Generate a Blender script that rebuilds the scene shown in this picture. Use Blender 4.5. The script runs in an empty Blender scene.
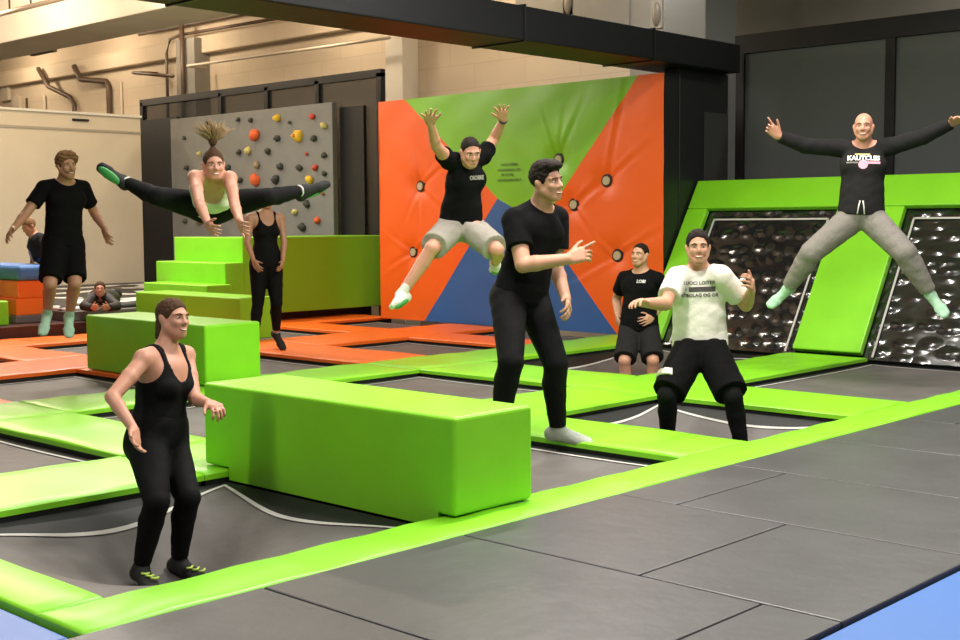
import bpy, bmesh, math, random
import numpy as np
from mathutils import Vector, Matrix
from mathutils.bvhtree import BVHTree

S = bpy.context.scene
COL = S.collection
random.seed(7)

# ------------------------------------------------------------------ camera
cam = bpy.data.cameras.new('camera')
cam_o = bpy.data.objects.new('camera', cam)
COL.objects.link(cam_o)
cam.sensor_fit = 'HORIZONTAL'
cam.sensor_width = 36.0
cam.lens = 1266.75 / 960.0 * 36.0
cam.clip_end = 200
RW = ((0.72712253, -0.04811443, 0.68481956),
      (0.68647909, 0.06006692, -0.72466436),
      (-0.00626819, 0.99703409, 0.07670556))
m = Matrix(RW).to_4x4()
m.translation = Vector((0, 0, 1.4))
cam_o.matrix_world = m
S.camera = cam_o

# ------------------------------------------------------------------ light
w = bpy.data.worlds.new('world')
S.world = w
w.use_nodes = True
w.node_tree.nodes['Background'].inputs[0].default_value = (1.0, 0.93, 0.85, 1)
w.node_tree.nodes['Background'].inputs[1].default_value = 0.165
S.view_settings.view_transform = 'Standard'
S.view_settings.look = 'None'
S.view_settings.gamma = 1
S.view_settings.use_curve_mapping = False
S.view_settings.exposure = 0.0

NEUTRAL = (1.0, 0.95, 0.88)
WARM = (1.0, 0.80, 0.56)
# (x, y, z, length, along, power, colour): ceiling tubes, mostly added unseen to shape the light
LAMPS = [
    (-1.6, 4.2, 4.4, 1.5, 'y', 170, NEUTRAL),
    (-1.6, 8.0, 4.4, 1.5, 'y', 170, NEUTRAL),
    (-4.6, 5.6, 4.4, 1.5, 'y', 220, NEUTRAL),
    (-6.9, 8.5, 4.4, 1.5, 'y', 130, NEUTRAL),  # unseen, set to catch glints in the sloping vinyl
    (-4.6, 9.6, 4.4, 1.5, 'y', 120, NEUTRAL),
    (-8.6, 5.6, 4.4, 1.5, 'y', 105, NEUTRAL),
    (-15.6, 8.6, 4.5, 1.5, 'y', 230, NEUTRAL),
    (-14.4, 9.4, 4.6, 1.5, 'y', 75, NEUTRAL),
    (-5.6, .6, 4.4, 1.5, 'y', 110, NEUTRAL),  # added fill for the near faces of the foam block
    (-15.6, 6.6, 4.6, 1.5, 'y', 130, WARM),
    (-19.0, 8.8, 5.3, 1.5, 'y', 130, WARM),
    (-18.5, 14.9, 5.75, 1.5, 'x', 110, WARM),  # first of a row added behind the beam to brighten the back wall
    (-14.3, 14.9, 5.75, 1.5, 'x', 90, WARM),
    (-23.5, 14.9, 5.75, 1.5, 'x', 90, WARM),
    (-27.0, 14.9, 5.75, 1.5, 'x', 95, WARM),
    (-31.0, 14.9, 5.75, 1.5, 'x', 105, WARM),
    (-17.8, 11.6, 5.45, 1.5, 'x', 110, WARM),
    (-22.0, 10.0, 5.5, 1.5, 'x', 330, WARM),  # this and the next added to light the concrete beam
    (-28.0, 10.0, 5.5, 1.5, 'x', 420, WARM),
    (-11.0, 15.0, 5.8, 1.5, 'x', 60, NEUTRAL),  # this and the next added to brighten the right back wall
    (-5.0, 15.2, 5.8, 1.5, 'x', 60, NEUTRAL),
]

# ------------------------------------------------------------------ materials
def srgb(r, g, b):
    f = lambda c: (c / 12.92 if c <= .04045 else ((c + .055) / 1.055) ** 2.4)
    return (f(r / 255), f(g / 255), f(b / 255), 1)

def mat(name, col, rough=.5, metal=0, bump=None, var=None, spec=.5, emit=None, coat=0):
    """Principled material; bump=(scale, strength, detail), var=(scale, amount) mottles the colour."""
    mt = bpy.data.materials.new(name)
    mt.use_nodes = True
    nt = mt.node_tree
    b = nt.nodes['Principled BSDF']
    b.inputs['Base Color'].default_value = col
    b.inputs['Roughness'].default_value = rough
    b.inputs['Metallic'].default_value = metal
    b.inputs['Specular IOR Level'].default_value = spec
    b.inputs['Coat Weight'].default_value = coat
    if emit:
        b.inputs['Emission Color'].default_value = emit[0]
        b.inputs['Emission Strength'].default_value = emit[1]
    if bump or var:
        tc = nt.nodes.new('ShaderNodeTexCoord')
    if bump:
        n = nt.nodes.new('ShaderNodeTexNoise')
        n.inputs['Scale'].default_value = bump[0]
        n.inputs['Detail'].default_value = bump[2] if len(bump) > 2 else 3
        bp = nt.nodes.new('ShaderNodeBump')
        bp.inputs['Strength'].default_value = bump[1]
        bp.inputs['Distance'].default_value = .02
        nt.links.new(tc.outputs['Object'], n.inputs['Vector'])
        nt.links.new(n.outputs['Fac'], bp.inputs['Height'])
        nt.links.new(bp.outputs['Normal'], b.inputs['Normal'])
    if var:
        n2 = nt.nodes.new('ShaderNodeTexNoise')
        n2.inputs['Scale'].default_value = var[0]
        n2.inputs['Detail'].default_value = 4
        rp = nt.nodes.new('ShaderNodeMapRange')
        rp.inputs['From Min'].default_value = .3
        rp.inputs['From Max'].default_value = .7
        rp.inputs['To Min'].default_value = 1 - var[1]
        rp.inputs['To Max'].default_value = 1 + var[1]
        mx = nt.nodes.new('ShaderNodeMix')
        mx.data_type = 'RGBA'
        mx.blend_type = 'MULTIPLY'
        mx.inputs['Factor'].default_value = 1
        mx.inputs['A'].default_value = col
        nt.links.new(tc.outputs['Object'], n2.inputs['Vector'])
        nt.links.new(n2.outputs['Fac'], rp.inputs['Value'])
        nt.links.new(rp.outputs['Result'], mx.inputs['B'])
        nt.links.new(mx.outputs['Result'], b.inputs['Base Color'])
    return mt

LIME = (.235, .66, .018, 1)
M = {
    'lime': mat('lime_vinyl', LIME, .38, bump=(5, .10), var=(3, .05)),
    'lime_wall': mat('lime_wall_vinyl', (.22, .56, .015, 1), .42, bump=(4, .12)),
    'orange': mat('orange_vinyl', (.95, .16, .012, 1), .42, bump=(5, .10), var=(3, .04)),
    'orange_wall': mat('orange_wall_vinyl', (.92, .13, .008, 1), .45, bump=(3, .12)),
    'blue_wall': mat('blue_wall_vinyl', (.035, .12, .36, 1), .5, bump=(3, .1)),
    'blue': mat('blue_vinyl', (.045, .15, .46, 1), .45, bump=(4, .08)),
    'deckmat': mat('charcoal_mat_vinyl', (.062, .059, .063, 1), .42, bump=(7, .22, 4), var=(2.5, .12)),
    'bed': mat('trampoline_mesh', (.115, .103, .099, 1), .62, bump=(9, .25, 5), var=(3, .18)),
    'strap': mat('white_webbing', (.55, .53, .5, 1), .7),
    'black': mat('black_padding', (.010, .010, .011, 1), .45, bump=(6, .15)),
    'blackgloss': mat('black_beam_vinyl', (.009, .009, .011, 1), .5, bump=(4, .15), spec=.22),
    'blackmetal': mat('black_metal', (.012, .012, .013, 1), .4, metal=.3),
    'skirt': mat('black_skirt', (.008, .008, .009, 1), .6),
    'darkred': mat('dark_red_base', (.045, .010, .008, 1), .5),
    'greystep': mat('grey_step', (.17, .155, .15, 1), .6),
    'brick': None, 'whitewall': mat('cream_wall_panel', (.62, .53, .40, 1), .55, var=(1.5, .04)),
    'concrete': mat('painted_concrete', (.72, .68, .60, 1), .7, var=(1.2, .06)),
    'ceiling': mat('ceiling_paint', (.60, .53, .45, 1), .8, var=(1, .05)),
    'greydim': mat('grey_pier_dim_wall', (.27, .26, .235, 1), .7, var=(1.5, .08)),  # grey of the pier; on the back wall it paints in dimness
    'climb': mat('grey_climbing_board', (.20, .20, .19, 1), .7, var=(5, .05), bump=(40, .1)),
    'floor': mat('concrete_floor', (.10, .095, .09, 1), .7, var=(2, .1)),
    'pipe': mat('brown_pipe', (.10, .065, .045, 1), .45, metal=.2),
    'palepipe': mat('pale_pipe', (.62, .55, .45, 1), .5),
    'lampbody': mat('lamp_housing', (.75, .75, .73, 1), .4),
    'ring': mat('dark_ring', (.02, .015, .015, 1), .4),
    'disc': mat('beige_disc', (.50, .44, .28, 1), .5),
    'ink': mat('dark_lettering', (.018, .055, .008, 1), .6),
    'skin': mat('skin', (.52, .27, .17, 1), .55, bump=(60, .04)),
    'skin_tan': mat('tanned_skin', (.47, .235, .14, 1), .5, bump=(60, .04)),
    'skin_pink': mat('flushed_skin', (.56, .265, .18, 1), .5, bump=(60, .04)),
    'hair_dark': mat('dark_brown_hair', (.013, .008, .006, 1), .75, bump=(70, .6, 5), spec=.2),
    'hair_brown': mat('brown_hair', (.075, .036, .018, 1), .75, bump=(70, .6, 5), spec=.2),
    'hair_fair': mat('fair_hair', (.19, .10, .045, 1), .75, bump=(60, .6, 5), spec=.2),
    'hair_blond': mat('blond_hair', (.34, .23, .12, 1), .75, bump=(70, .6, 5), spec=.2),
    'cloth_black': mat('black_cloth', (.0045, .0045, .005, 1), .9, bump=(16, .25, 4), spec=.10),
    'cloth_tight': mat('black_stretch_cloth', (.0045, .0045, .005, 1), .8, bump=(14, .2, 3), spec=.14),
    'cloth_char': mat('charcoal_cloth', (.015, .0145, .015, 1), .85, bump=(18, .3, 4), spec=.15),
    'cloth_white': mat('white_cotton', (.70, .67, .60, 1), .8, bump=(14, .5, 4)),
    'cloth_cream': mat('cream_cotton', (.72, .68, .56, 1), .8, bump=(18, .3, 4)),
    'cloth_grey': mat('grey_marl', (.215, .195, .175, 1), .9, bump=(14, .6, 4), var=(90, .10)),
    'cloth_shorts': mat('pale_grey_marl', (.30, .275, .235, 1), .9, bump=(14, .5, 4), var=(90, .08)),
    'cloth_dark': mat('dark_jacket', (.022, .016, .014, 1), .7, bump=(14, .5, 4)),
    'jeans': mat('blue_denim', (.035, .07, .17, 1), .8),
    'sock_mint': mat('mint_sock', (.42, .66, .49, 1), .85, bump=(40, .3)),
    'sock_grey': mat('grey_sock', (.36, .38, .34, 1), .85, bump=(40, .3)),
    'sock_black': mat('black_sock', (.010, .010, .010, 1), .85),
    'sock_white': mat('white_sock', (.66, .66, .60, 1), .85),
    'sole_green': mat('green_grip_sole', (.05, .30, .07, 1), .6),
    'print_green': mat('lime_print', (.50, .70, .10, 1), .6),
    'white_ink': mat('white_ink', (.80, .76, .72, 1), .6),
    'pink_ink': mat('pink_ink', (.75, .36, .48, 1), .6),
    'dark_ink': mat('dark_ink', (.05, .045, .042, 1), .7),
    'stubble': mat('stubble', (.27, .135, .08, 1), .85),
    'eye_white': mat('eye_white', (.75, .73, .70, 1), .25),
    'iris': mat('dark_iris', (.03, .02, .015, 1), .2),
    'lip': mat('lip', (.40, .13, .10, 1), .45),
    'teeth': mat('teeth', (.80, .77, .70, 1), .3),
    'hold_orange': mat('orange_hold', (.80, .13, .03, 1), .6),
    'hold_yellow': mat('yellow_hold', (.78, .50, .03, 1), .6),
    'hold_red': mat('red_hold', (.60, .06, .03, 1), .6),
    'hold_dark': mat('dark_hold', (.05, .055, .045, 1), .6),
    'hold_tan': mat('tan_hold', (.30, .23, .13, 1), .6),
    'hold_pale': mat('pale_yellow_hold', (.60, .52, .18, 1), .6),
}

def brick_mat():
    mt = bpy.data.materials.new('painted_brick')
    mt.use_nodes = True
    nt = mt.node_tree
    b = nt.nodes['Principled BSDF']
    b.inputs['Roughness'].default_value = .75
    tc = nt.nodes.new('ShaderNodeTexCoord')
    sp = nt.nodes.new('ShaderNodeSeparateXYZ')
    cb = nt.nodes.new('ShaderNodeCombineXYZ')
    br = nt.nodes.new('ShaderNodeTexBrick')
    br.inputs['Scale'].default_value = 1
    br.inputs['Brick Width'].default_value = 1.2
    br.inputs['Row Height'].default_value = .42
    br.inputs['Mortar Size'].default_value = .012
    br.inputs['Mortar Smooth'].default_value = .4
    br.inputs['Color1'].default_value = (.64, .54, .41, 1)
    br.inputs['Color2'].default_value = (.61, .51, .39, 1)
    br.inputs['Mortar'].default_value = (.56, .46, .34, 1)
    bp = nt.nodes.new('ShaderNodeBump')
    bp.inputs['Strength'].default_value = .3
    nt.links.new(tc.outputs['Object'], sp.inputs[0])
    nt.links.new(sp.outputs['X'], cb.inputs['X'])
    nt.links.new(sp.outputs['Z'], cb.inputs['Y'])
    nt.links.new(cb.outputs[0], br.inputs['Vector'])
    nt.links.new(br.outputs['Color'], b.inputs['Base Color'])
    nt.links.new(br.outputs['Color'], bp.inputs['Height'])
    nt.links.new(bp.outputs['Normal'], b.inputs['Normal'])
    return mt
M['brick'] = brick_mat()

def net_mat(name, alpha, col=(.012, .013, .014, 1)):
    """Fine black netting: a weave far too small to see, so partly see-through."""
    mt = bpy.data.materials.new(name)
    mt.use_nodes = True
    nt = mt.node_tree
    b = nt.nodes['Principled BSDF']
    b.inputs['Base Color'].default_value = col
    b.inputs['Roughness'].default_value = .7
    b.inputs['Alpha'].default_value = alpha
    return mt
M['net'] = net_mat('black_netting', .62)
M['net_right'] = net_mat('black_netting_dense', .72, (.11, .118, .122, 1))

def foil_mat():
    """Shiny black vinyl, puckered in short ridges, that glints under the lamps."""
    mt = bpy.data.materials.new('puckered_black_vinyl')
    mt.use_nodes = True
    nt = mt.node_tree
    b = nt.nodes['Principled BSDF']
    b.inputs['Base Color'].default_value = (.012, .012, .013, 1)
    b.inputs['Roughness'].default_value = .16
    b.inputs['Specular IOR Level'].default_value = 1.0
    b.inputs['Coat Weight'].default_value = 1.0
    b.inputs['Coat Roughness'].default_value = .2
    tc = nt.nodes.new('ShaderNodeTexCoord')
    mp = nt.nodes.new('ShaderNodeMapping')
    mp.inputs['Scale'].default_value = (4.0, 6.8, 6.8)
    v = nt.nodes.new('ShaderNodeTexVoronoi')
    v.feature = 'F1'
    v.inputs['Scale'].default_value = 1
    v.inputs['Randomness'].default_value = .55
    bp = nt.nodes.new('ShaderNodeBump')
    bp.inputs['Strength'].default_value = .6
    bp.inputs['Distance'].default_value = .05
    nt.links.new(tc.outputs['Object'], mp.inputs['Vector'])
    nt.links.new(mp.outputs[0], v.inputs['Vector'])
    dome = nt.nodes.new('ShaderNodeMapRange')
    dome.interpolation_type = 'SMOOTHSTEP'
    dome.inputs['From Min'].default_value = 0
    dome.inputs['From Max'].default_value = .64
    dome.inputs['To Min'].default_value = 1
    dome.inputs['To Max'].default_value = 0
    nt.links.new(v.outputs['Distance'], dome.inputs['Value'])
    nt.links.new(dome.outputs['Result'], bp.inputs['Height'])
    nt.links.new(bp.outputs['Normal'], b.inputs['Normal'])
    nt.links.new(bp.outputs['Normal'], b.inputs['Coat Normal'])
    return mt
M['foil'] = foil_mat()

def zebra_mat():
    mt = bpy.data.materials.new('black_white_print')
    mt.use_nodes = True
    nt = mt.node_tree
    b = nt.nodes['Principled BSDF']
    b.inputs['Roughness'].default_value = .5
    tc = nt.nodes.new('ShaderNodeTexCoord')
    mp = nt.nodes.new('ShaderNodeMapping')
    mp.inputs['Scale'].default_value = (2.1, 1.7, 1)
    mp.inputs['Rotation'].default_value = (0, 0, .5)
    n = nt.nodes.new('ShaderNodeTexNoise')
    n.inputs['Scale'].default_value = 1.1
    n.inputs['Detail'].default_value = .6
    r = nt.nodes.new('ShaderNodeValToRGB')
    r.color_ramp.elements[0].position = .505
    r.color_ramp.elements[0].color = (.02, .02, .02, 1)
    r.color_ramp.elements[1].position = .525
    r.color_ramp.elements[1].color = (.75, .72, .66, 1)
    nt.links.new(tc.outputs['Object'], mp.inputs['Vector'])
    nt.links.new(mp.outputs[0], n.inputs['Vector'])
    nt.links.new(n.outputs['Fac'], r.inputs['Fac'])
    nt.links.new(r.outputs['Color'], b.inputs['Base Color'])
    return mt
M['zebra'] = zebra_mat()

# ------------------------------------------------------------------ helpers
def link(name, me, m_, parent=None, smooth=False):
    o = bpy.data.objects.new(name, me)
    COL.objects.link(o)
    for mm in (m_ if isinstance(m_, (list, tuple)) else [m_]):
        me.materials.append(mm)
    if parent:
        o.parent = parent
    if smooth:
        me.polygons.foreach_set('use_smooth', [True] * len(me.polygons))
    return o

def from_bm(name, bm, m_, parent=None, smooth=False):
    bmesh.ops.recalc_face_normals(bm, faces=bm.faces)
    me = bpy.data.meshes.new(name)
    bm.to_mesh(me)
    bm.free()
    return link(name, me, m_, parent, smooth)

def add_box(bm, x0, x1, y0, y1, z0, z1, bev=0, seg=2):
    vs = [bm.verts.new((x, y, z)) for x in (x0, x1) for y in (y0, y1) for z in (z0, z1)]
    fs = []
    for q in ((0, 1, 3, 2), (4, 6, 7, 5), (0, 4, 5, 1), (2, 3, 7, 6), (0, 2, 6, 4), (1, 5, 7, 3)):
        fs.append(bm.faces.new([vs[i] for i in q]))
    bmesh.ops.recalc_face_normals(bm, faces=fs)
    if bev:
        es = list({e for f in fs for e in f.edges})
        bmesh.ops.bevel(bm, geom=es, offset=bev, segments=seg, affect='EDGES', profile=.5)
    return bm

def box(name, x0, x1, y0, y1, z0, z1, m_, parent=None, bev=0, seg=2):
    return from_bm(name, add_box(bmesh.new(), x0, x1, y0, y1, z0, z1, bev, seg), m_, parent)

def add_tube(bm, pts, r, n=8, caps=True):
    pts = [Vector(p) for p in pts]
    rings = []
    for i, p in enumerate(pts):
        t = (pts[min(i + 1, len(pts) - 1)] - pts[max(i - 1, 0)]).normalized()
        a = Vector((0, 0, 1)) if abs(t.z) < .9 else Vector((1, 0, 0))
        u = t.cross(a).normalized()
        v = t.cross(u).normalized()
        rr = r[i] if isinstance(r, (list, tuple)) else r
        rings.append([bm.verts.new(p + rr * (u * math.cos(2 * math.pi * k / n) + v * math.sin(2 * math.pi * k / n))) for k in range(n)])
    for a, b in zip(rings, rings[1:]):
        for k in range(n):
            bm.faces.new((a[k], a[(k + 1) % n], b[(k + 1) % n], b[k]))
    if caps:
        bm.faces.new(rings[0][::-1])
        bm.faces.new(rings[-1])
    return bm

def tube(name, pts, r, m_, parent=None, n=10):
    return from_bm(name, add_tube(bmesh.new(), pts, r, n), m_, parent, True)

def prism(name, poly, axis, a, b, m_, parent=None, bev=0):
    """poly of 2-D points swept along axis ('x','y','z') from a to b."""
    bm = bmesh.new()
    def P(p, t):
        return {'x': (t, p[0], p[1]), 'y': (p[0], t, p[1]), 'z': (p[0], p[1], t)}[axis]
    A = [bm.verts.new(P(p, a)) for p in poly]
    B = [bm.verts.new(P(p, b)) for p in poly]
    n = len(poly)
    bm.faces.new(A)
    bm.faces.new(B[::-1])
    for i in range(n):
        bm.faces.new((A[i], B[i], B[(i + 1) % n], A[(i + 1) % n]))
    bmesh.ops.recalc_face_normals(bm, faces=bm.faces)
    if bev:
        bmesh.ops.bevel(bm, geom=list(bm.edges), offset=bev, segments=2, affect='EDGES', profile=.5)
    return from_bm(name, bm, m_, parent)

def tag(o, label, cat, group=None, kind=None):
    o['label'] = label
    o['category'] = cat
    if group:
        o['group'] = group
    if kind:
        o['kind'] = kind
    return o

def thing(name, label, cat, loc=(0, 0, 0), group=None):
    o = bpy.data.objects.new(name, None)
    o.empty_display_size = .1
    COL.objects.link(o)
    o.location = loc
    return tag(o, label, cat, group)

def adopt(root, *kids):
    """parent finished world-space meshes to a thing's empty without moving them"""
    for k in kids:
        k.parent = root
        k.matrix_parent_inverse = Matrix.Translation(root.location).inverted()

def struct(o, label=None, cat=None):
    o['kind'] = 'structure'
    if label:
        o['label'] = label
        o['category'] = cat
    return o
# body joints of every person in metres: pelvis, neck, head, then right and left shoulder, elbow, wrist, knuckles, hip, knee, ankle, toes, then the way the face looks
JOINTS = ['pel', 'neck', 'head'] + [k + s for s in 'RL' for k in ('sh', 'el', 'wr', 'fi', 'hip', 'kn', 'an', 'to')] + ['face']
FIGURES = {
    'woman_tank': (1.6, [-5.626, 3.535, 0.283, -5.615, 3.594, 0.743, -5.604, 3.634, 0.916, -5.56, 3.425, 0.719, -5.491, 3.207, 0.567, -5.305, 3.21, 0.425, -5.197, 3.156, 0.321, -5.591, 3.449, 0.283, -5.296, 3.318, 0.061, -5.443, 3.311, -0.291, -5.265, 3.266, -0.312, -5.68, 3.756, 0.704, -5.503, 3.687, 0.505, -5.278, 3.624, 0.507, -5.121, 3.596, 0.496, -5.65, 3.621, 0.258, -5.336, 3.521, 0.046, -5.472, 3.548, -0.308, -5.292, 3.563, -0.345, 0.985, 0.157, 0.07]),
    'man_black': (1.85, [-5.368, 6.054, 0.924, -5.298, 6.181, 1.49, -5.204, 6.129, 1.652, -5.361, 6.001, 1.408, -5.221, 5.918, 1.135, -5.001, 6.099, 1.171, -4.88, 6.226, 1.232, -5.387, 5.951, 0.902, -5.185, 5.761, 0.544, -5.301, 5.777, 0.119, -5.114, 5.689, 0.07, -5.334, 6.372, 1.42, -5.327, 6.363, 1.101, -5.163, 6.267, 0.908, -5.044, 6.171, 0.804, -5.347, 6.157, 0.9, -5.13, 6.126, 0.504, -5.179, 6.204, 0.073, -4.996, 6.303, 0.029, 0.999, 0.041, 0]),
    'man_white': (1.8, [-5.074, 7.668, 0.506, -5.11, 7.691, 1.043, -5.062, 7.616, 1.21, -5.161, 7.503, 0.991, -5.082, 7.251, 0.829, -5.075, 6.989, 0.85, -5.046, 6.814, 0.88, -5.091, 7.568, 0.484, -5.059, 7.24, 0.19, -5.147, 7.382, -0.205, -5.055, 7.203, -0.254, -4.912, 7.683, 1.005, -4.841, 7.902, 0.798, -4.69, 7.719, 0.912, -4.609, 7.597, 1.016, -4.972, 7.655, 0.485, -4.687, 7.494, 0.19, -4.665, 7.595, -0.226, -4.537, 7.439, -0.271, 0.609, -0.79, 0.07]),
    'man_shorts': (1.8, [-7.713, 10.537, 0.331, -7.724, 10.584, 0.873, -7.713, 10.55, 1.059, -7.913, 10.557, 0.808, -8.102, 10.667, 0.588, -7.965, 10.514, 0.424, -7.88, 10.403, 0.311, -7.808, 10.512, 0.297, -7.659, 10.221, 0, -7.681, 10.276, -0.424, -7.594, 10.094, -0.467, -7.536, 10.607, 0.806, -7.602, 10.783, 0.56, -7.57, 10.563, 0.419, -7.554, 10.387, 0.39, -7.66, 10.621, 0.298, -7.43, 10.388, 0.003, -7.472, 10.433, -0.421, -7.347, 10.276, -0.473, 0.107, -0.992, 0.07]),
    'jump_right': (1.85, [-5.336, 10.625, 1.455, -5.345, 10.679, 2.044, -5.321, 10.616, 2.226, -5.536, 10.579, 2.049, -5.741, 10.336, 2.067, -5.89, 10.129, 2.154, -5.971, 10.017, 2.277, -5.42, 10.583, 1.402, -5.674, 10.35, 1.108, -5.95, 10.418, 0.772, -6.078, 10.319, 0.633, -5.153, 10.771, 2.048, -4.843, 10.776, 2.121, -4.596, 10.797, 2.229, -4.441, 10.712, 2.283, -5.243, 10.671, 1.401, -4.903, 10.594, 1.112, -4.738, 10.768, 0.742, -4.592, 10.727, 0.593, 0.384, -0.922, 0.035]),
    'jump_wall': (1.85, [-7.767, 7.971, 1.345, -7.653, 7.935, 1.931, -7.501, 7.833, 1.998, -7.655, 7.727, 1.925, -7.535, 7.455, 2.039, -7.419, 7.281, 2.209, -7.322, 7.158, 2.308, -7.795, 7.868, 1.346, -7.619, 7.481, 1.189, -7.786, 7.27, 0.797, -7.709, 7.077, 0.751, -7.64, 8.135, 1.98, -7.741, 8.389, 2.144, -7.544, 8.299, 2.304, -7.464, 8.18, 2.422, -7.678, 8.03, 1.353, -7.28, 7.919, 1.167, -7.579, 8.217, 1.043, -7.734, 8.359, 1.01, 0.817, -0.439, -0.375]),
    'split': (1.66, [-7.838, 5.437, 1.504, -7.575, 5.264, 1.691, -7.467, 5.202, 1.813, -7.528, 5.087, 1.722, -7.329, 4.983, 1.545, -7.147, 4.927, 1.395, -6.999, 4.874, 1.342, -7.89, 5.36, 1.541, -7.829, 4.963, 1.601, -8.207, 4.939, 1.716, -8.333, 4.847, 1.826, -7.392, 5.283, 1.715, -7.196, 5.176, 1.537, -7.009, 5.083, 1.414, -6.872, 5.006, 1.361, -7.779, 5.52, 1.548, -7.381, 5.593, 1.592, -7.446, 5.978, 1.649, -7.38, 6.141, 1.725, 0.905, -0.419, -0.07]),
    'stand_woman': (1.63, [-11.297, 8.529, 0.971, -11.33, 8.553, 1.498, -11.313, 8.571, 1.673, -11.372, 8.381, 1.454, -11.311, 8.296, 1.194, -11.184, 8.284, 0.993, -11.064, 8.264, 0.885, -11.348, 8.458, 0.928, -11.292, 8.407, 0.536, -11.294, 8.345, 0.143, -11.144, 8.271, 0.06, -11.272, 8.72, 1.453, -11.183, 8.694, 1.189, -11.098, 8.602, 0.986, -11.021, 8.506, 0.878, -11.243, 8.596, 0.926, -11.184, 8.576, 0.531, -11.31, 8.665, 0.176, -11.183, 8.668, 0.038, 0.89, -0.456, 0]),
    'jump_left': (1.82, [-11.123, 6.032, 1.25, -11.14, 6.073, 1.789, -11.049, 6.047, 1.954, -11.17, 5.877, 1.739, -11.145, 5.671, 1.505, -11.017, 5.483, 1.368, -10.921, 5.356, 1.279, -11.115, 5.931, 1.224, -10.914, 5.771, 0.859, -11.207, 5.886, 0.562, -11.101, 5.784, 0.412, -11.158, 6.271, 1.745, -11.261, 6.446, 1.507, -11.036, 6.411, 1.37, -10.926, 6.391, 1.227, -11.13, 6.133, 1.22, -10.897, 6.013, 0.859, -11.161, 6.086, 0.524, -11.026, 6.012, 0.382, 0.998, -0.064, 0]),
    'boy': (1.45, [-15.713, 8.222, 0.995, -15.792, 8.173, 1.233, -15.83, 8.1, 1.379, -15.944, 8.222, 1.205, -16.145, 8.278, 1.069, -16.292, 8.364, 0.943, -16.411, 8.423, 0.885, -15.795, 8.236, 0.98, -16.097, 8.422, 0.958, -16.324, 8.548, 0.732, -16.468, 8.607, 0.671, -15.63, 8.172, 1.221, -15.427, 8.144, 1.079, -15.264, 8.069, 0.966, -15.15, 7.993, 0.919, -15.63, 8.22, 0.983, -15.917, 8.428, 0.961, -16.145, 8.556, 0.736, -16.289, 8.616, 0.675, 0.125, -0.898, -0.423]),
    'lying': (1.6, [-15.665, 9.1, 0.385, -15.293, 8.796, 0.454, -15.171, 8.729, 0.547, -15.234, 8.63, 0.424, -15.062, 8.429, 0.348, -14.829, 8.424, 0.332, -14.674, 8.393, 0.353, -15.758, 9.092, 0.382, -16.082, 9.312, 0.402, -16.395, 9.527, 0.424, -16.554, 9.62, 0.429, -15.12, 8.828, 0.418, -14.86, 8.789, 0.338, -14.741, 8.588, 0.327, -14.636, 8.47, 0.351, -15.704, 9.184, 0.38, -16.011, 9.427, 0.399, -16.306, 9.667, 0.421, -16.457, 9.773, 0.426, 0.862, -0.496, 0.105]),
}

# ------------------------------------------------------------------ the hall
struct(box('floor', -40, 8, -4, 17, -1.0, -.9, M['floor']))
struct(box('wall_back', -40, -12.2, 16.4, 16.6, -.9, 6.4, M['brick']))
struct(box('wall_back_upper_dim', -14.6, -12.2, 16.38, 16.4, 4.5, 6.2, M['greydim']))  # same brick wall, its dimness above the beam painted as grey
struct(box('wall_back_right_dim', -12.2, 8, 16.4, 16.6, -.9, 6.4, M['greydim']))  # right part of the same wall, low light painted in as grey
struct(box('wall_left', -40.2, -40, -4, 16.6, -.9, 6.4, M['brick']))
struct(box('ceiling', -40, 8, -4, 16.6, 6.2, 6.3, M['ceiling']))
struct(box('trim_1', -40, -17.6, 12.0, 13.25, 5.0, 6.2, M['concrete'], bev=.02), 'pale concrete ceiling beam crossing the top left corner', 'beam')
struct(box('trim_2', -40, -18.2, 16.2, 16.4, 5.12, 5.5, M['brick'], bev=.02), 'shallow ledge along the upper back wall', 'ledge')
# plastered pier on the back wall
struct(box('column', -17.48, -17.02, 16.0, 16.4, -.9, 6.2, M['concrete'], bev=.01), 'pale plastered pier on the back wall', 'column')
struct(box('column', -24.3, -23.6, 16.0, 16.4, -.9, 5.45, M['greydim'], bev=.01), 'grey pier on the back wall behind the pipes', 'column')
struct(box('column', -10.7, -10.0, 15.2, 16.0, -.9, 6.2, mat('pale_grey_paint', (.42, .44, .44, 1), .6), bev=.01), 'light grey pillar at the right end of the black beam', 'column')
# long black padded beam
struct(box('beam', -9.38, -8.66, 1.0, 13.95, 3.25, 3.6, M['blackgloss'], bev=.015), 'long black padded beam running overhead', 'beam')
for k, y in enumerate((6.1, 9.85, 12.1)):
    struct(box('trim_%d' % (k + 3), -9.395, -8.645, y - .012, y + .012, 3.235, 3.615, M['blackmetal']))
# black padded return beside the orange wall
struct(box('wall_return', -9.1, -8.865, 12.93, 14.0, -.9, 3.25, M['black'], bev=.01))
struct(box('wall_panel_grey', -8.863, -8.845, 13.45, 13.97, 1.2, 2.75, mat('dull_grey_board', (.03, .03, .028, 1), .7)))

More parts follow.
